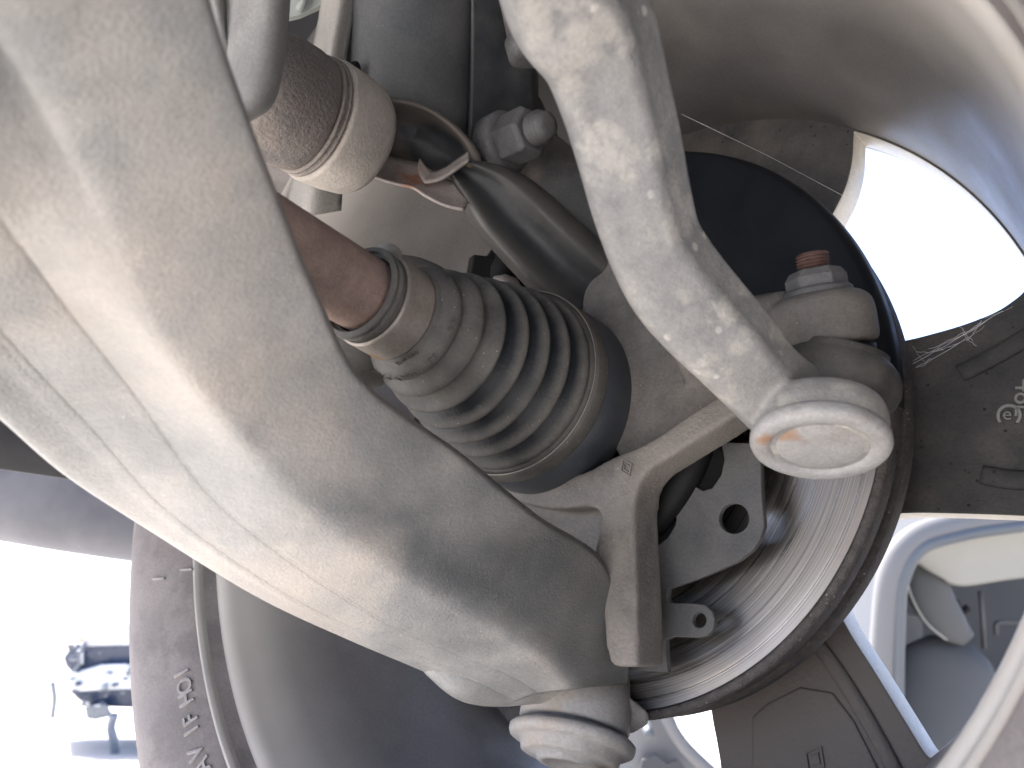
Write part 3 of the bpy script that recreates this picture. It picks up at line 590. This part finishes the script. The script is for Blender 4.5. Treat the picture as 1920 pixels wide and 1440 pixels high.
V1 = forged([P(*c) for c in ctr], [w*c[2]/FPX/2 for w, c in zip(wpx, ctr)], [(-1, .12), (-.99, -.10), (-.95, -.34), (-.84, -.52), (-.6, -.60), (0, -.63), (.36, -.60), (.47, -.53), (.52, -.50), (.60, -.36), (.92, .06), (.99, .12), (.99, .22), (.9, .34), (.7, .56), (0, .62), (-.7, .56), (-.95, .38)], 90)
hs = lathe_data(tjs(0), TA, [(.0008, .0190), (.0030, .0207), (.0060, .0207), (.0090, .0210), (.0125, .0207), (.0145, .0198), (.0155, .0175)], 80)
fl = tube_data([P(*c) for c in [(c[0]+w*.40, c[1]-w*.12, c[2]-.0005) for c, w in zip(ctr[2:], wpx[2:])]], .0011, n=8, samples=50)
cast('rod', [V1, hs, fl], M['rod'], tr, .0009, 3)
add_stain('capm', [P(x, y, .2445)-TJ0 for x, y in ((1437, 838), (1452, 868), (1475, 806), (1505, 798))], .0042, (.32, .205, .14))
lathe('joint_cap', TJ0, -TA, [(-.0050, .0206), (-.0040, .0213), (-.0018, .0214), (-.0004, .0208), (.0004, .0195), (.0005, .0165), (-.0002, .0152), (-.0010, .0147), (-.0010, .0135), (-.0002, .0120), (-.0002, .0060), (-.0004, .001)], M['capm'], tr, n=100)
TB = P(1566, 712, .2745); BX = dirw(np.array([.27, -.93, .10])); BX /= np.linalg.norm(BX)
lathe('dust_boot', TB, BX, [(-.0260, .0165), (-.0200, .0180), (-.0150, .0186), (-.0120, .0200), (-.0105, .0190), (-.0085, .0194), (-.0060, .0212), (-.0020, .0222), (.0020, .0218), (.0055, .0200), (.0080, .0175), (.0092, .0160), (.0110, .0158)], M['boot'], tr, n=100)
lathe('gap_shade_ring', Q0, QA, [(-.0060, .0150), (-.0035, .0166), (-.0010, .0168), (-.0005, .0155)], M['black'], tr, n=80)  # black ring paints the shade in the gap below the boss
h = np.cross(QA, [1., 0, 0]); h /= np.linalg.norm(h); k2 = np.cross(QA, h)
lathe('nut_flange', Q0, QA, [(.0185, .0118), (.0195, .0124), (.0212, .0122), (.0222, .0112)], M['bolt'], tr, n=60)
V = []
for s_, r_ in ((.0210, .0106), (.0214, .0110), (.0262, .0110), (.0290, .0092), (.0296, .006)):
    for i in range(6):
        a = math.radians(60*i+8); V.append(Q0+QA*s_+(h*math.cos(a)+k2*math.sin(a))*r_)
mesh('nut', V, grid_faces(5, 6, True)+[tuple(range(24, 30))], M['bolt'], tr, smooth=False, bevel=.0012)
thr = [(.028, .0050)]
s_ = .0294
while s_ < .0345: thr += [(s_, .0053), (s_+.0005, .0060), (s_+.0010, .0053)]; s_ += .0012
thr += [(s_, .0054), (s_+.0004, .003)]
lathe('threaded_stud', Q0, QA, thr, M['rustbolt'], tr, n=48, autos=30)

# ================================================================== CONTROL ARM
ca = thing('control_arm', 'wide grey stamped control arm crossing the foreground, joint at its lower end', 'control arm', P(800, 1000, .24))
HD = [.110, .128, .152, .176, .200, .222, .246, .266, .281, .289, .296]
def line(xy, off): return [(x, y, d+o) for (x, y), d, o in zip(xy, HD, off if isinstance(off, (list, tuple)) else [off]*11)]
R_ = line([(334, -140), (402, 90), (490, 330), (588, 570), (678, 730), (853, 857), (1000, 975), (1115, 1050), (1160, 1150), (1171, 1225), (1168, 1280)], [.016, .018, .021, .024, .027, .030, .033, .033, .028, .024, .018])
H_ = line([(-130, -50), (10, 105), (150, 355), (270, 600), (420, 790), (545, 925), (690, 1042), (840, 1128), (960, 1200), (1030, 1248), (1062, 1288)], 0)
G_ = line([(-240, 150), (-90, 290), (30, 440), (135, 575), (262, 735), (405, 925), (572, 1062), (722, 1158), (850, 1217), (950, 1258), (1010, 1294)], [.003]*6+[.002]*5)
E_ = line([(-360, 250), (-190, 420), (-70, 560), (40, 678), (168, 808), (306, 952), (502, 1092), (668, 1178), (806, 1235), (910, 1276), (985, 1302)], [.010]*6+[.009, .008, .006, .004, .002])
L_ = line([(-410, 380), (-240, 550), (-112, 678), (5, 772), (132, 883), (288, 986), (490, 1111), (662, 1192), (796, 1249), (885, 1292), (962, 1310)], [.019, .019, .0185, .018, .018, .0175, .015, .013, .0105, .0085, .006])
def mx(a, b, t, o=0, k=None): return [tuple(np.array(p)*(1-t)+np.array(q)*t+np.array([0, 0, o*(k[i] if k else 1)])) for i, (p, q) in enumerate(zip(a, b))]
def mv(a, dx, dy, o): return [(p[0]+dx, p[1]+dy, p[2]+o) for p in a]
fade = [1, 1, 1, 1, 1, 1, .9, .7, .5, .3, .1]
Ln = [mv(R_, 2, -3, .022), mv(R_, 3, -4, .010), mv(R_, 1, -1, .003), R_, mx(R_, H_, .04, -.0012), mx(R_, H_, .35, -.0030), mx(R_, H_, .70, -.0030), mx(R_, H_, .88, -.0022), mx(R_, H_, .97, -.0010), mx(H_, G_, .12, -.0008), mx(H_, G_, .40, -.0010),
      mx(H_, G_, .86, -.0003), mx(H_, G_, .97, .0001), mx(G_, E_, .00, .00012, fade), mx(G_, E_, .05, .0001), mx(G_, E_, .14, -.0003), mx(G_, E_, .50, -.0005), mx(G_, E_, .86, .0001, fade), mx(G_, E_, .94, -.0002, fade), mx(E_, L_, .0, -.0003, fade), mx(E_, L_, .12, -.0003), mx(E_, L_, .35, 0), mx(E_, L_, .93, 0), mv(L_, -1, 2, .002), mv(L_, 3, -2, .008), mv(L_, 20, -20, .014)]
V, F = ribbon_surface(Ln, 100, 190)
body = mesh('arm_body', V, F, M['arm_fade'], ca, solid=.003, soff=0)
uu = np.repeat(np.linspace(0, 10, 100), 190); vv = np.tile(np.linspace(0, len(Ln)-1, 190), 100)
shade = np.clip((uu-4.3)/2.2, 0, 1)*np.clip((8.6-vv)/2.6, 0, 1)  # shade painted into the right face towards the lower end
body.data.attributes.new('dust', 'FLOAT', 'POINT').data.foreach_set('value', 1-.95*shade)
# ball joint at the lower end
B0 = P(1070, 1399, .317); BA = dirw(np.array([.24, -.93, .68])); BA /= np.linalg.norm(BA)
jt = lathe('joint_housing', B0, BA, [(.0072, .0195), (.0074, .0226), (.0084, .0232), (.0170, .0232), (.0195, .0222), (.030, .021)], M['joint'], ca, n=100)
lathe('joint_cap', B0, BA, [(-.0068, .0005), (-.0070, .0090), (-.0076, .0096), (-.0078, .0120), (-.0070, .0130), (-.0056, .0136), (-.0053, .0185), (-.0045, .0202), (-.0012, .0212), (-.0006, .0240), (.0004, .0258), (.0018, .0264), (.0036, .0264), (.0048, .0252), (.0050, .0200), (.0078, .0195)], M['joint'], jt, n=100)
# flange of the arm carrying the joint, and the small ear at its right
parts = [tube_data([P(800, 1240, .294), P(870, 1270, .298), P(935, 1280, .305), P(1010, 1278, .314), P(1090, 1284, .324), P(1160, 1298, .332)], [.004, .0085, .0090, .0085, .0085, .006], n=24, flat=1.0, samples=24),
         lathe_data(B0, BA, [(.0195, .0205), (.0340, .0195)], 60)]
def slabf(pts, d0, d1):
    k = len(pts); V = [P(x, y, d0) for x, y in pts]+[P(x, y, d1) for x, y in pts]
    return np.array(V), [tuple(range(k)), tuple(range(k, 2*k))]+[(i, (i+1) % k, k+(i+1) % k, k+i) for i in range(k)]
parts.append(slabf([(1060, 1280), (1150, 1286), (1166, 1298), (1178, 1306), (1200, 1322), (1217, 1338), (1215, 1358), (1186, 1376), (1120, 1372), (1060, 1350)], .3215, .332))
cast('joint_seat', parts, M['arm'], ca, .0012, 4)

# ================================================================== ANTI-ROLL LINK (cup and stamped eye)
G0 = P(475, 162, .300); G1 = P(668, 262, .338); GA = G1-G0; GL = np.linalg.norm(GA); GA = GA/GL
lk = thing('stabiliser_joint', 'brown dusty rubber boot and pale metal cup behind the control arm', 'ball joint', G0)
lathe('rubber_boot', G0, GA, [(-.016, .010), (-.013, .015), (-.006, .0215), (.002, .0245), (.010, .0255), (.018, .0253), (.0235, .0245), (.0245, .0235)], M['brown'], lk, n=100)
lathe('clip_ring', G0, GA, [(.0245, .0240), (.0247, .0252), (.0258, .0254), (.0262, .0244), (.0270, .0244), (.0274, .0255), (.0284, .0255), (.0288, .0242)], M['brown'], lk, n=100)
lathe('metal_cup', G0, GA, [(.0288, .0240), (.0296, .0262), (.0310, .0266), (.0420, .0262), (.0500, .0250), (.0540, .0225), (.0555, .018), (.0560, .005)], M['cup'], lk, n=100)
sa = thing('stamped_link', 'stamped steel link with hollow eye and black painted bar above the boot', 'link rod', P(800, 290, .35))
# eye: oval dished cup
E0 = P(770, 255, .352)
fr = facing(772, 262, .350, None, (.93, .37))
def inframe(fr, pts): return np.array([list(fr @ Vector(p)) for p in pts])
V = []; kk = 60
pf = [(.0, -.0150), (.35, -.0145), (.62, -.0115), (.80, -.0055), (.88, -.0012), (.93, .0002), (.99, .0000), (1.04, -.0018), (1.05, -.005), (1.04, -.014)]
for r, z in pf:
    for i in range(kk):
        a = 2*math.pi*i/kk; e = 1+.25*max(0, math.cos(a))**3
        V.append((.0262*r*math.cos(a)*(e if r > .5 else 1), .0158*r*math.sin(a), z))
ey = mesh('dished_eye', inframe(fr, V), grid_faces(len(pf), kk, True), M['eye_fade'], sa)
ey.data.attributes.new('dust', 'FLOAT', 'POINT').data.foreach_set('value', [1. if pf[i//kk][0] > .8 else float(np.clip((math.hypot(pf[i//kk][0]*math.cos(2*math.pi*(i % kk)/kk)-.40, .8*pf[i//kk][0]*math.sin(2*math.pi*(i % kk)/kk))-.42)/.2, 0, 1)) for i in range(len(V))])  # low values paint shade deep in the hollow; the rim stays dusty
# folded lower flange of the eye
rows = []
for (px, py, d) in [(640, 262, .345), (652, 300, .345), (700, 330, .346), (745, 345, .347), (775, 352, .347), (800, 368, .347), (835, 385, .347), (872, 394, .347)]:
    rows.append([(px+14, py-42, d+.008), (px+5, py-14, d+.004), (px, py, d), (px-1, py+3, d-.0015)])
V, F = ribbon_surface([[r[i] for r in rows] for i in range(4)], 40, 10); mesh('folded_flange', V, F, M['stamp'], sa, solid=.0014)
V, F = ribbon_surface([[(782, 318, .348), (790, 336, .347), (800, 345, .346), (830, 338, .345), (855, 322, .345), (880, 305, .346)],
                       [(785, 300, .350), (800, 318, .350), (812, 326, .350), (835, 318, .350), (858, 303, .350), (880, 288, .351)]], 40, 5); mesh('neck_lip', V, F, M['stamp'], sa, solid=.0014)
bl_ = [([(842, 338), (866, 390), (903, 446), (985, 536), (1060, 610)], .010, 1), ([(845, 332), (874, 380), (912, 436), (993, 525), (1070, 598)], -.001, 1), ([(850, 328), (884, 371), (924, 427), (1004, 514), (1082, 586)], -.003, .9), ([(855, 322), (898, 358), (942, 412), (1025, 496), (1105, 570)], .001, .0), ([(861, 317), (910, 351), (958, 405), (1040, 488), (1118, 557)], .002, 0),
       ([(868, 311), (924, 343), (977, 397), (1058, 478), (1133, 543)], .001, .15), ([(880, 304), (945, 333), (1005, 383), (1086, 458), (1162, 525)], -.0025, .8), ([(886, 300), (958, 322), (1024, 370), (1104, 444), (1180, 508)], .001, 1), ([(890, 298), (964, 318), (1032, 364), (1112, 438), (1188, 500)], .010, 1)]
bd0 = [.352, .352, .353, .357, .364]
V, F = ribbon_surface([[(x, y, d+o) for (x, y), d in zip(l, bd0)] for l, o, e in bl_], 60, 49)
bar = mesh('painted_bar', V, F, M['bar_fade'], sa, solid=.0015); ev = np.interp(np.linspace(0, 8, 49), range(9), [e for l, o, e in bl_])
bar.data.attributes.new('dust', 'FLOAT', 'POINT').data.foreach_set('value', np.tile(ev, 60))
add_stain('bar_fade', [P(x, y, .350)-P(800, 290, .35) for x, y in ((876, 312), (872, 322))], .0020, (.30, .24, .11))

# ================================================================== STRUT
st = thing('suspension_strut', 'dark grey suspension strut body with flanged bracket at the top', 'strut', P(780, 200, .45))
tube('strut_tube', [P(790, -500, .36), P(785, -100, .365), P(772, 150, .385), P(765, 260, .395), P(760, 330, .40)], [.0315, .0320, .0335, .033, .030], M['strut'], st, n=60, samples=30)
V, F = ribbon_surface([[(872, -350, .342), (884, 0, .352), (880, 220, .372), (868, 330, .385)], [(940, -350, .346), (945, 0, .357), (945, 220, .378), (940, 350, .39)], [(1000, -350, .352), (1004, 0, .366), (1004, 210, .386), (1000, 300, .40)], [(1006, -350, .40), (1008, 0, .41), (1008, 210, .42), (1004, 300, .43)]], 20, 30)
mesh('bracket_side', V, F, M['blackgloss'], st, solid=.003)
# bright folded flange left of the strut with its hole cup
V, F = ribbon_surface([[(625, -200, .368), (602, 0, .368), (582, 110, .372), (560, 260, .376), (535, 400, .380)], [(655, -200, .350), (632, 0, .350), (612, 120, .356), (600, 270, .362), (575, 405, .368)], [(690, -200, .356), (668, 0, .356), (648, 125, .361), (650, 250, .368), (640, 395, .376)]], 30, 12)
mesh('folded_flange', V, F, M['bracket'], st, solid=.003)
mesh('slotted_hole', inframe(facing(658, 142, .3555, None, (.42, -.9)), [(.0070*math.cos(a), .0036*math.sin(a), z) for z in (-.001, .0012) for a in np.linspace(0, 2*np.pi, 32, endpoint=False)]), grid_faces(2, 32, True)+[tuple(range(32, 64))], M['black'], st)
# clamping nut on the strut bracket
def hexnut(p0, p1, r, parent, m, name='nut'):
    p0, p1 = np.array(p0), np.array(p1); a = p1-p0; L_ = np.linalg.norm(a); a /= L_; h = np.cross(a, [0, 0, 1.]); h /= np.linalg.norm(h); k = np.cross(a, h); V = []
    for s, q in ((0, 1), (.85, 1), (1, .86)):
        for i in range(6):
            t = math.radians(60*i+10); V.append(p0+a*L_*s+(h*math.cos(t)+k*math.sin(t))*r*q)
    return mesh(name, V, grid_faces(3, 6, True)+[tuple(range(6)), tuple(range(12, 18))], m, parent, smooth=False, bevel=.0008)
N0 = P(945, 268, .374); N1 = P(1046, 224, .348); NA = N1-N0; NL = np.linalg.norm(NA); NA /= NL
bo = thing('flange_bolt', 'grey flanged nut on a thick threaded bolt below the strut', 'bolt', N0)
lathe('flange_washer', N0, NA, [(-.006, .0150), (.0025, .0150), (.0040, .0135), (.0045, .011)], M['bolt'], bo, n=60)
hexnut(N0+NA*.004, N0+NA*.020, .0125, bo, M['bolt'])
thr = [(.018, .0075)]; s_ = .0205
while s_ < .027: thr += [(s_, .0068), (s_+.0008, .0080), (s_+.0016, .0068)]; s_ += .0022
thr += [(s_, .0066), (s_+.003, .0060), (s_+.0035, .003)]
lathe('thread', N0, NA, thr, M['bolt'], bo, n=48)
N0 = P(955, -60, .36); N1 = P(992, 108, .345); NA = N1-N0; NL = np.linalg.norm(NA); NA /= NL
b2 = thing('spring_pin', 'smooth round pin hanging from the top edge beside the tie rod', 'pin', N0)
lathe('pin_shank', N0, NA, [(-.02, .0078), (NL-.012, .0078), (NL-.004, .0070), (NL-.002, .004)], M['strut'], b2, n=48)
lathe('pin_collar', N0, NA, [(NL-.010, .0080), (NL-.009, .0096), (NL-.001, .0092), (NL+.001, .006)], M['bolt'], b2, n=48)

# ================================================================== upper left brackets
ub2 = thing('subframe_bracket', 'pale grey pressed bracket at the top beside the control arm', 'bracket', P(450, 80, .24))
V, F = ribbon_surface([[(385, -120, .25), (395, 0, .245), (415, 100, .24), (430, 160, .238), (440, 190, .238)],
                       [(400, -120, .26), (425, 0, .255), (425, 90, .248), (435, 150, .241), (444, 190, .238)],
                       [(450, -120, .25), (455, 0, .246), (452, 80, .240), (448, 150, .236), (448, 200, .235)],
                       [(500, -120, .242), (500, 0, .238), (490, 90, .234), (475, 160, .232), (452, 208, .233)],
                       [(520, -120, .246), (516, 0, .240), (508, 100, .236), (492, 180, .234), (456, 214, .235)],
                       [(532, -120, .256), (530, 0, .252), (518, 110, .248), (500, 185, .246), (458, 217, .246)]], 40, 40)
mesh('bracket_pressing', V, F, M['bracket'], ub2, solid=.0025)
lathe('guide_pin', P(395, 120, .262), P(420, 50, .272)-P(395, 120, .262), [(-.01, .0042), (.012, .0042), (.0135, .003)], M['stamp'], ub2, n=30)
pp = thing('inner_panel', 'pale greenish body panel showing behind the bracket at the top', 'body panel', P(560, -40, .60))
mesh('panel', [P(250, -500, .40), P(700, -500, .40), P(640, -8, .40), P(560, 28, .40), P(528, 36, .40), P(470, 45, .40), P(380, 80, .4)], [(0, 1, 2, 3, 4, 5, 6)], M['green'], pp, smooth=False, solid=.004)
tube('panel_bead', [P(600, -60, .396), P(570, 0, .396), P(560, 20, .396)], .002, M['green'], pp, n=8)

# rubber bush lump behind the arm, below the clamp
lu = lathe('rubber_bush', P(655, 600, .300), P(712, 730, .290)-P(655, 600, .300), [(-.004, .010), (.0, .0125), (.008, .0150), (.016, .0158), (.022, .0140), (.0265, .0095), (.028, .003)], M['boot'], None, n=60, wob=.03)
rebase(lu); tagone(lu, 'coarse dark rubber bush peeking between control arm and ribbed boot', 'rubber bush')
# sensor cable and dark hose pieces behind the boot
cb = tube('sensor_cable', [P(740, 492, .330), P(775, 495, .334), P(805, 505, .338), P(830, 520, .342), P(860, 560, .346)], .0034, M['strut'], None, n=14, samples=30); rebase(cb)
tagone(cb, 'thin grey sensor cable lying above the small end of the boot', 'cable')
bh = thing('brake_hose', 'black angular hose fitting in the gap between boot and painted bar', 'brake hose', P(930, 520, .39))
tube('hose', [P(860, 600, .40), P(900, 540, .395), P(945, 500, .39), P(975, 430, .395), P(1000, 380, .41)], .010, M['black'], bh, n=18, samples=24)
V, F = boxbeam(P(880, 498, .385), P(985, 520, .392), .010, .016, .012, FW); mesh('hose_fitting', V, F, M['black'], bh, smooth=False, bevel=.001)
lathe('hose_clip', P(930, 535, .375), P(975, 548, .378)-P(930, 535, .375), [(-.002, .004), (.003, .0065), (.009, .0062), (.0125, .003)], M['stamp'], bh, n=24)

# ================================================================== bumper behind on the left
bu = thing('bumper_tray', 'smooth dark grey bumper underside behind the arm at left', 'bumper', P(100, 900, .70))
V, F = ribbon_surface([[(-500, 300, .80), (-200, 420, .78), (50, 600, .76), (300, 700, .75), (420, 760, .74)],
                       [(-500, 760, .72), (-200, 800, .70), (0, 845, .69), (150, 890, .685), (400, 930, .70)],
                       [(-500, 880, .70), (-200, 920, .68), (0, 955, .67), (150, 985, .668), (400, 1010, .68)],
                       [(-500, 930, .71), (-200, 970, .69), (0, 1003, .68), (150, 1028, .678), (400, 1062, .69)],
                       [(-500, 930, .74), (-200, 968, .72), (0, 1002, .71), (150, 1026, .71), (400, 1060, .72)]], 40, 40)
mesh('bumper_skin', V, F, M['bumper'], bu, solid=.004)

# ================================================================== parked car seen through the wheel (right)
D = 2.1
pc = thing('silver_parked_car', 'silver parked car with open view of its grey seat, seen through the wheel', 'car', P(1780, 1300, D))
def cp(l): return [P(*q) for q in l]
tube('door_frame', cp([(1655, 1460, D), (1652, 1330, D), (1658, 1180, D), (1672, 1070, D), (1712, 1012, D), (1790, 985, D), (1880, 972, D), (2050, 955, D)]), .034, M['carwhite'], pc, n=24, flat=.7, samples=60)
tube('door_seal', cp([(1688, 1460, D-.02), (1684, 1330, D-.02), (1686, 1180, D-.02), (1694, 1090, D-.02), (1728, 1030, D-.02), (1800, 1005, D-.02), (1890, 990, D-.02), (2050, 972, D-.02)]), .0155, M['carseal'], pc, n=16, samples=60)
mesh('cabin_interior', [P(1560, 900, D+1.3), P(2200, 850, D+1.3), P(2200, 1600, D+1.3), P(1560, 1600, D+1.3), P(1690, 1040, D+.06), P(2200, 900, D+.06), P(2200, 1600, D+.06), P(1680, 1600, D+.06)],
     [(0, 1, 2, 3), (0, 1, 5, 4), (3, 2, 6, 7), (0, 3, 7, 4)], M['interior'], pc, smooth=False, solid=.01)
V, F = ribbon_surface([[(1712, 1038, D+.12), (1740, 1012, D+.10), (1800, 995, D+.10), (1900, 985, D+.10), (2050, 975, D+.1)],
                       [(1716, 1041, D+.13), (1755, 1050, D+.13), (1800, 1050, D+.13), (1900, 1040, D+.13), (2050, 1030, D+.13)],
                       [(1725, 1044, D+.14), (1768, 1078, D+.15), (1800, 1092, D+.15), (1900, 1078, D+.15), (2050, 1064, D+.15)]], 30, 14)
mesh('roof_lining', V, F, M['visor'], pc, solid=.02)
def seatv(pts, w, flat, nm, k=30, pw=2.6): return tube(nm, cp([p for p in pts]), [x*D/FPX for x in w], M['seat'], pc, n=32, flat=flat, samples=k, power=pw)
seatv([(1730, 1030, D+.22), (1733, 1080, D+.20), (1748, 1125, D+.19), (1780, 1170, D+.18), (1812, 1198, D+.18)], [34, 40, 42, 34, 18], .6, 'headrest')
seatv([(1782, 1200, D+.24), (1778, 1235, D+.22), (1768, 1290, D+.20), (1748, 1360, D+.18), (1720, 1440, D+.16), (1700, 1500, D+.16)], [40, 82, 98, 108, 118, 120], .45, 'seat_back')
tube('seat_piping', cp([(1700, 1060, D+.15), (1706, 1110, D+.14), (1735, 1165, D+.13), (1775, 1200, D+.13)]), .003, M['visor'], pc, n=8, samples=20)
tube('belt_webbing', cp([(1838, 1110, D+.3), (1842, 1160, D+.3), (1845, 1215, D+.3)]), .007, M['seat'], pc, n=8)
tube('seat_adjuster', cp([(1790, 1128, D+.4), (1800, 1150, D+.4), (1815, 1140, D+.4)]), .014, M['black'], pc, n=10)
tube('grab_handle', cp([(1868, 1190, D+.4), (1868, 1170, D+.4), (1885, 1166, D+.4), (1935, 1170, D+.4)]), .007, M['seat'], pc, n=10, samples=16)
mesh('rear_trim', [P(1680, 1150, D+.5), P(1730, 1155, D+.5), P(1730, 1420, D+.5), P(1680, 1420, D+.5)], [(0, 1, 2, 3)], M['carseal'], pc, smooth=False, solid=.01)
# body side seen under the wheel (bottom middle)
V, F = ribbon_surface([[(1170, 1330, D+.2), (1165, 1400, D+.2), (1160, 1480, D+.2)], [(1215, 1320, D+.17), (1215, 1400, D+.17), (1215, 1480, D+.17)], [(1252, 1315, D+.2), (1290, 1400, D+.2), (1340, 1480, D+.2)]], 16, 16)
mesh('wing_panel', V, F, M['carwhite'], pc, solid=.01)
tube('wheel_arch_lip', cp([(1235, 1310, D+.1), (1252, 1350, D+.1), (1280, 1395, D+.1), (1325, 1440, D+.1), (1370, 1480, D+.1)]), .018, M['carwhite'], pc, n=16, samples=24)
mesh('wing_vent', [P(1195, 1460, D+.13), P(1205, 1425, D+.13), P(1230, 1415, D+.13), P(1250, 1432, D+.13), P(1270, 1425, D+.13), P(1300, 1460, D+.13)], [(0, 1, 2, 3, 4, 5)], M['interior'], pc, smooth=False, solid=.01)
lathe('wing_stud', P(1216, 1372, D+.1), FW, [(-.02, .006), (-.015, .014), (.05, .016)], M['carseal'], pc, n=20)
mesh('lower_sill', [P(900, 1390, D+.3), P(1190, 1390, D+.3), P(1190, 1500, D+.3), P(900, 1500, D+.3)], [(0, 1, 2, 3)], M['carseal'], pc, smooth=False, solid=.01)

# ================================================================== far parked car (left edge of the tyre)
D = 9.0
fc = thing('blue_parked_car', 'small pale blue car parked far off in glare beside the tyre', 'car', P(200, 1370, D))
def fp(l, dd=0): return [P(x, y, D+dd) for x, y in l]
def slab(nm, pts, m, t=.3, dd=0):
    V = fp(pts, dd)+fp(pts, dd+t); k = len(pts)
    F = [tuple(range(k)), tuple(range(k, 2*k))]+[(i, (i+1) % k, k+(i+1) % k, k+i) for i in range(k)]
    return mesh(nm, V, F, m, fc, smooth=False, bevel=.03)
slab('roof', [(150, 1196), (176, 1184), (215, 1178), (300, 1150), (380, 1150), (380, 1205), (158, 1212)], M['farwhite'], 1.4)
slab('windscreen', [(118, 1232), (130, 1218), (150, 1205), (380, 1195), (380, 1262), (140, 1266), (124, 1250)], M['fardark'], 1.3, .04)
tube('pillar', fp([(160, 1205), (150, 1225), (150, 1245), (136, 1262)], -.02), .022, M['farcar'], fc, n=10, samples=12)
tube('pillar', fp([(154, 1205), (154, 1245)], -.02), .014, M['farwhite'], fc, n=10)
slab('bonnet', [(112, 1266), (150, 1258), (190, 1246), (380, 1240), (380, 1288), (200, 1294), (150, 1296), (124, 1288)], M['farwhite'], 1.5, -.1)
slab('grille', [(130, 1292), (200, 1288), (380, 1284), (380, 1330), (220, 1326), (160, 1322), (142, 1308)], M['fardark'], 1.4, .0)
slab('number_plate', [(158, 1324), (200, 1318), (212, 1342), (180, 1350), (162, 1348)], M['farcar'], .1, -.12)
random.seed(21)
for i in range(46):                                              # grille bars, pipes and fittings that show as dark scraps
    x = random.uniform(122, 250); y = random.uniform(1196, 1322); w = random.uniform(3, 15); h_ = random.uniform(1.5, 7); sk_ = random.uniform(-4, 4)
    slab('trim_piece', [(x, y), (x+w, y+sk_), (x+w*.9, y+h_+sk_), (x-2, y+h_)], random.choice([M['farcar'], M['fardark'], M['farwhite'], M['fardark']]), .05, -.14)
slab('lamp', [(146, 1196), (156, 1194), (158, 1203), (148, 1205)], M['farred'], .1, -.16)
tube('glare_blob_low', fp([(214, 1340), (208, 1366), (216, 1400), (208, 1440), (214, 1470)], -.3), .05, M['farcar'], fc, n=10, samples=16)  # added tube imitating a blob of glare, no vehicle part
tube('glare_blob_left', fp([(98, 1278), (102, 1310), (98, 1346)], -.3), .028, M['farcar'], fc, n=8, samples=10)  # smaller added tube, also standing for a glare blob
tag_ = fc; fc['label'] = 'pale vehicle front with dark cluttered openings, half lost in glare beside the tyre'; fc.name = 'distant_vehicle'; fc['category'] = 'vehicle'

# ================================================================== spider silk
sk = tube('silk_thread', [P(1278, 214, .30), P(1440, 292, .33), P(1590, 372, .36)], .00006, M['silk'], None, n=6); rebase(sk)
tagone(sk, 'single fine spider thread stretched across the dark upper opening', 'spider thread')
cw = thing('cobweb', 'dusty grey cobweb in the corner of the right spoke by the disc', 'cobweb', WP(1760, 650, .04))
random.seed(3)
def strand(a, b, r, sag=3):
    pts = []
    for i in range(9):
        t = i/8; x = a[0]*(1-t)+b[0]*t+random.uniform(-1.5, 1.5); y = a[1]*(1-t)+b[1]*t+sag*math.sin(t*math.pi)+random.uniform(-1.5, 1.5); pts.append(WP(x, y, .052-.006*t))
    tube('web_strand', pts, r*.6, M['silk'], cw, n=5, samples=18)
for a, b, r in (((1712, 682), (1880, 582), .00022), ((1712, 676), (1862, 592), .00016), ((1716, 690), (1800, 640), .0002), ((1740, 655), (1840, 605), .00018), ((1800, 612), (1825, 640), .0002), ((1812, 640), (1840, 600), .00018), ((1720, 660), (1768, 655), .0002), ((1760, 655), (1815, 635), .00016), ((1805, 625), (1830, 648), .00016), ((1712, 650), (1735, 680), .00012), ((1820, 600), (1900, 575), .0001), ((1718, 690), (1745, 672), .0002), ((1780, 650), (1845, 612), .0001)):
    strand(a, b, r)
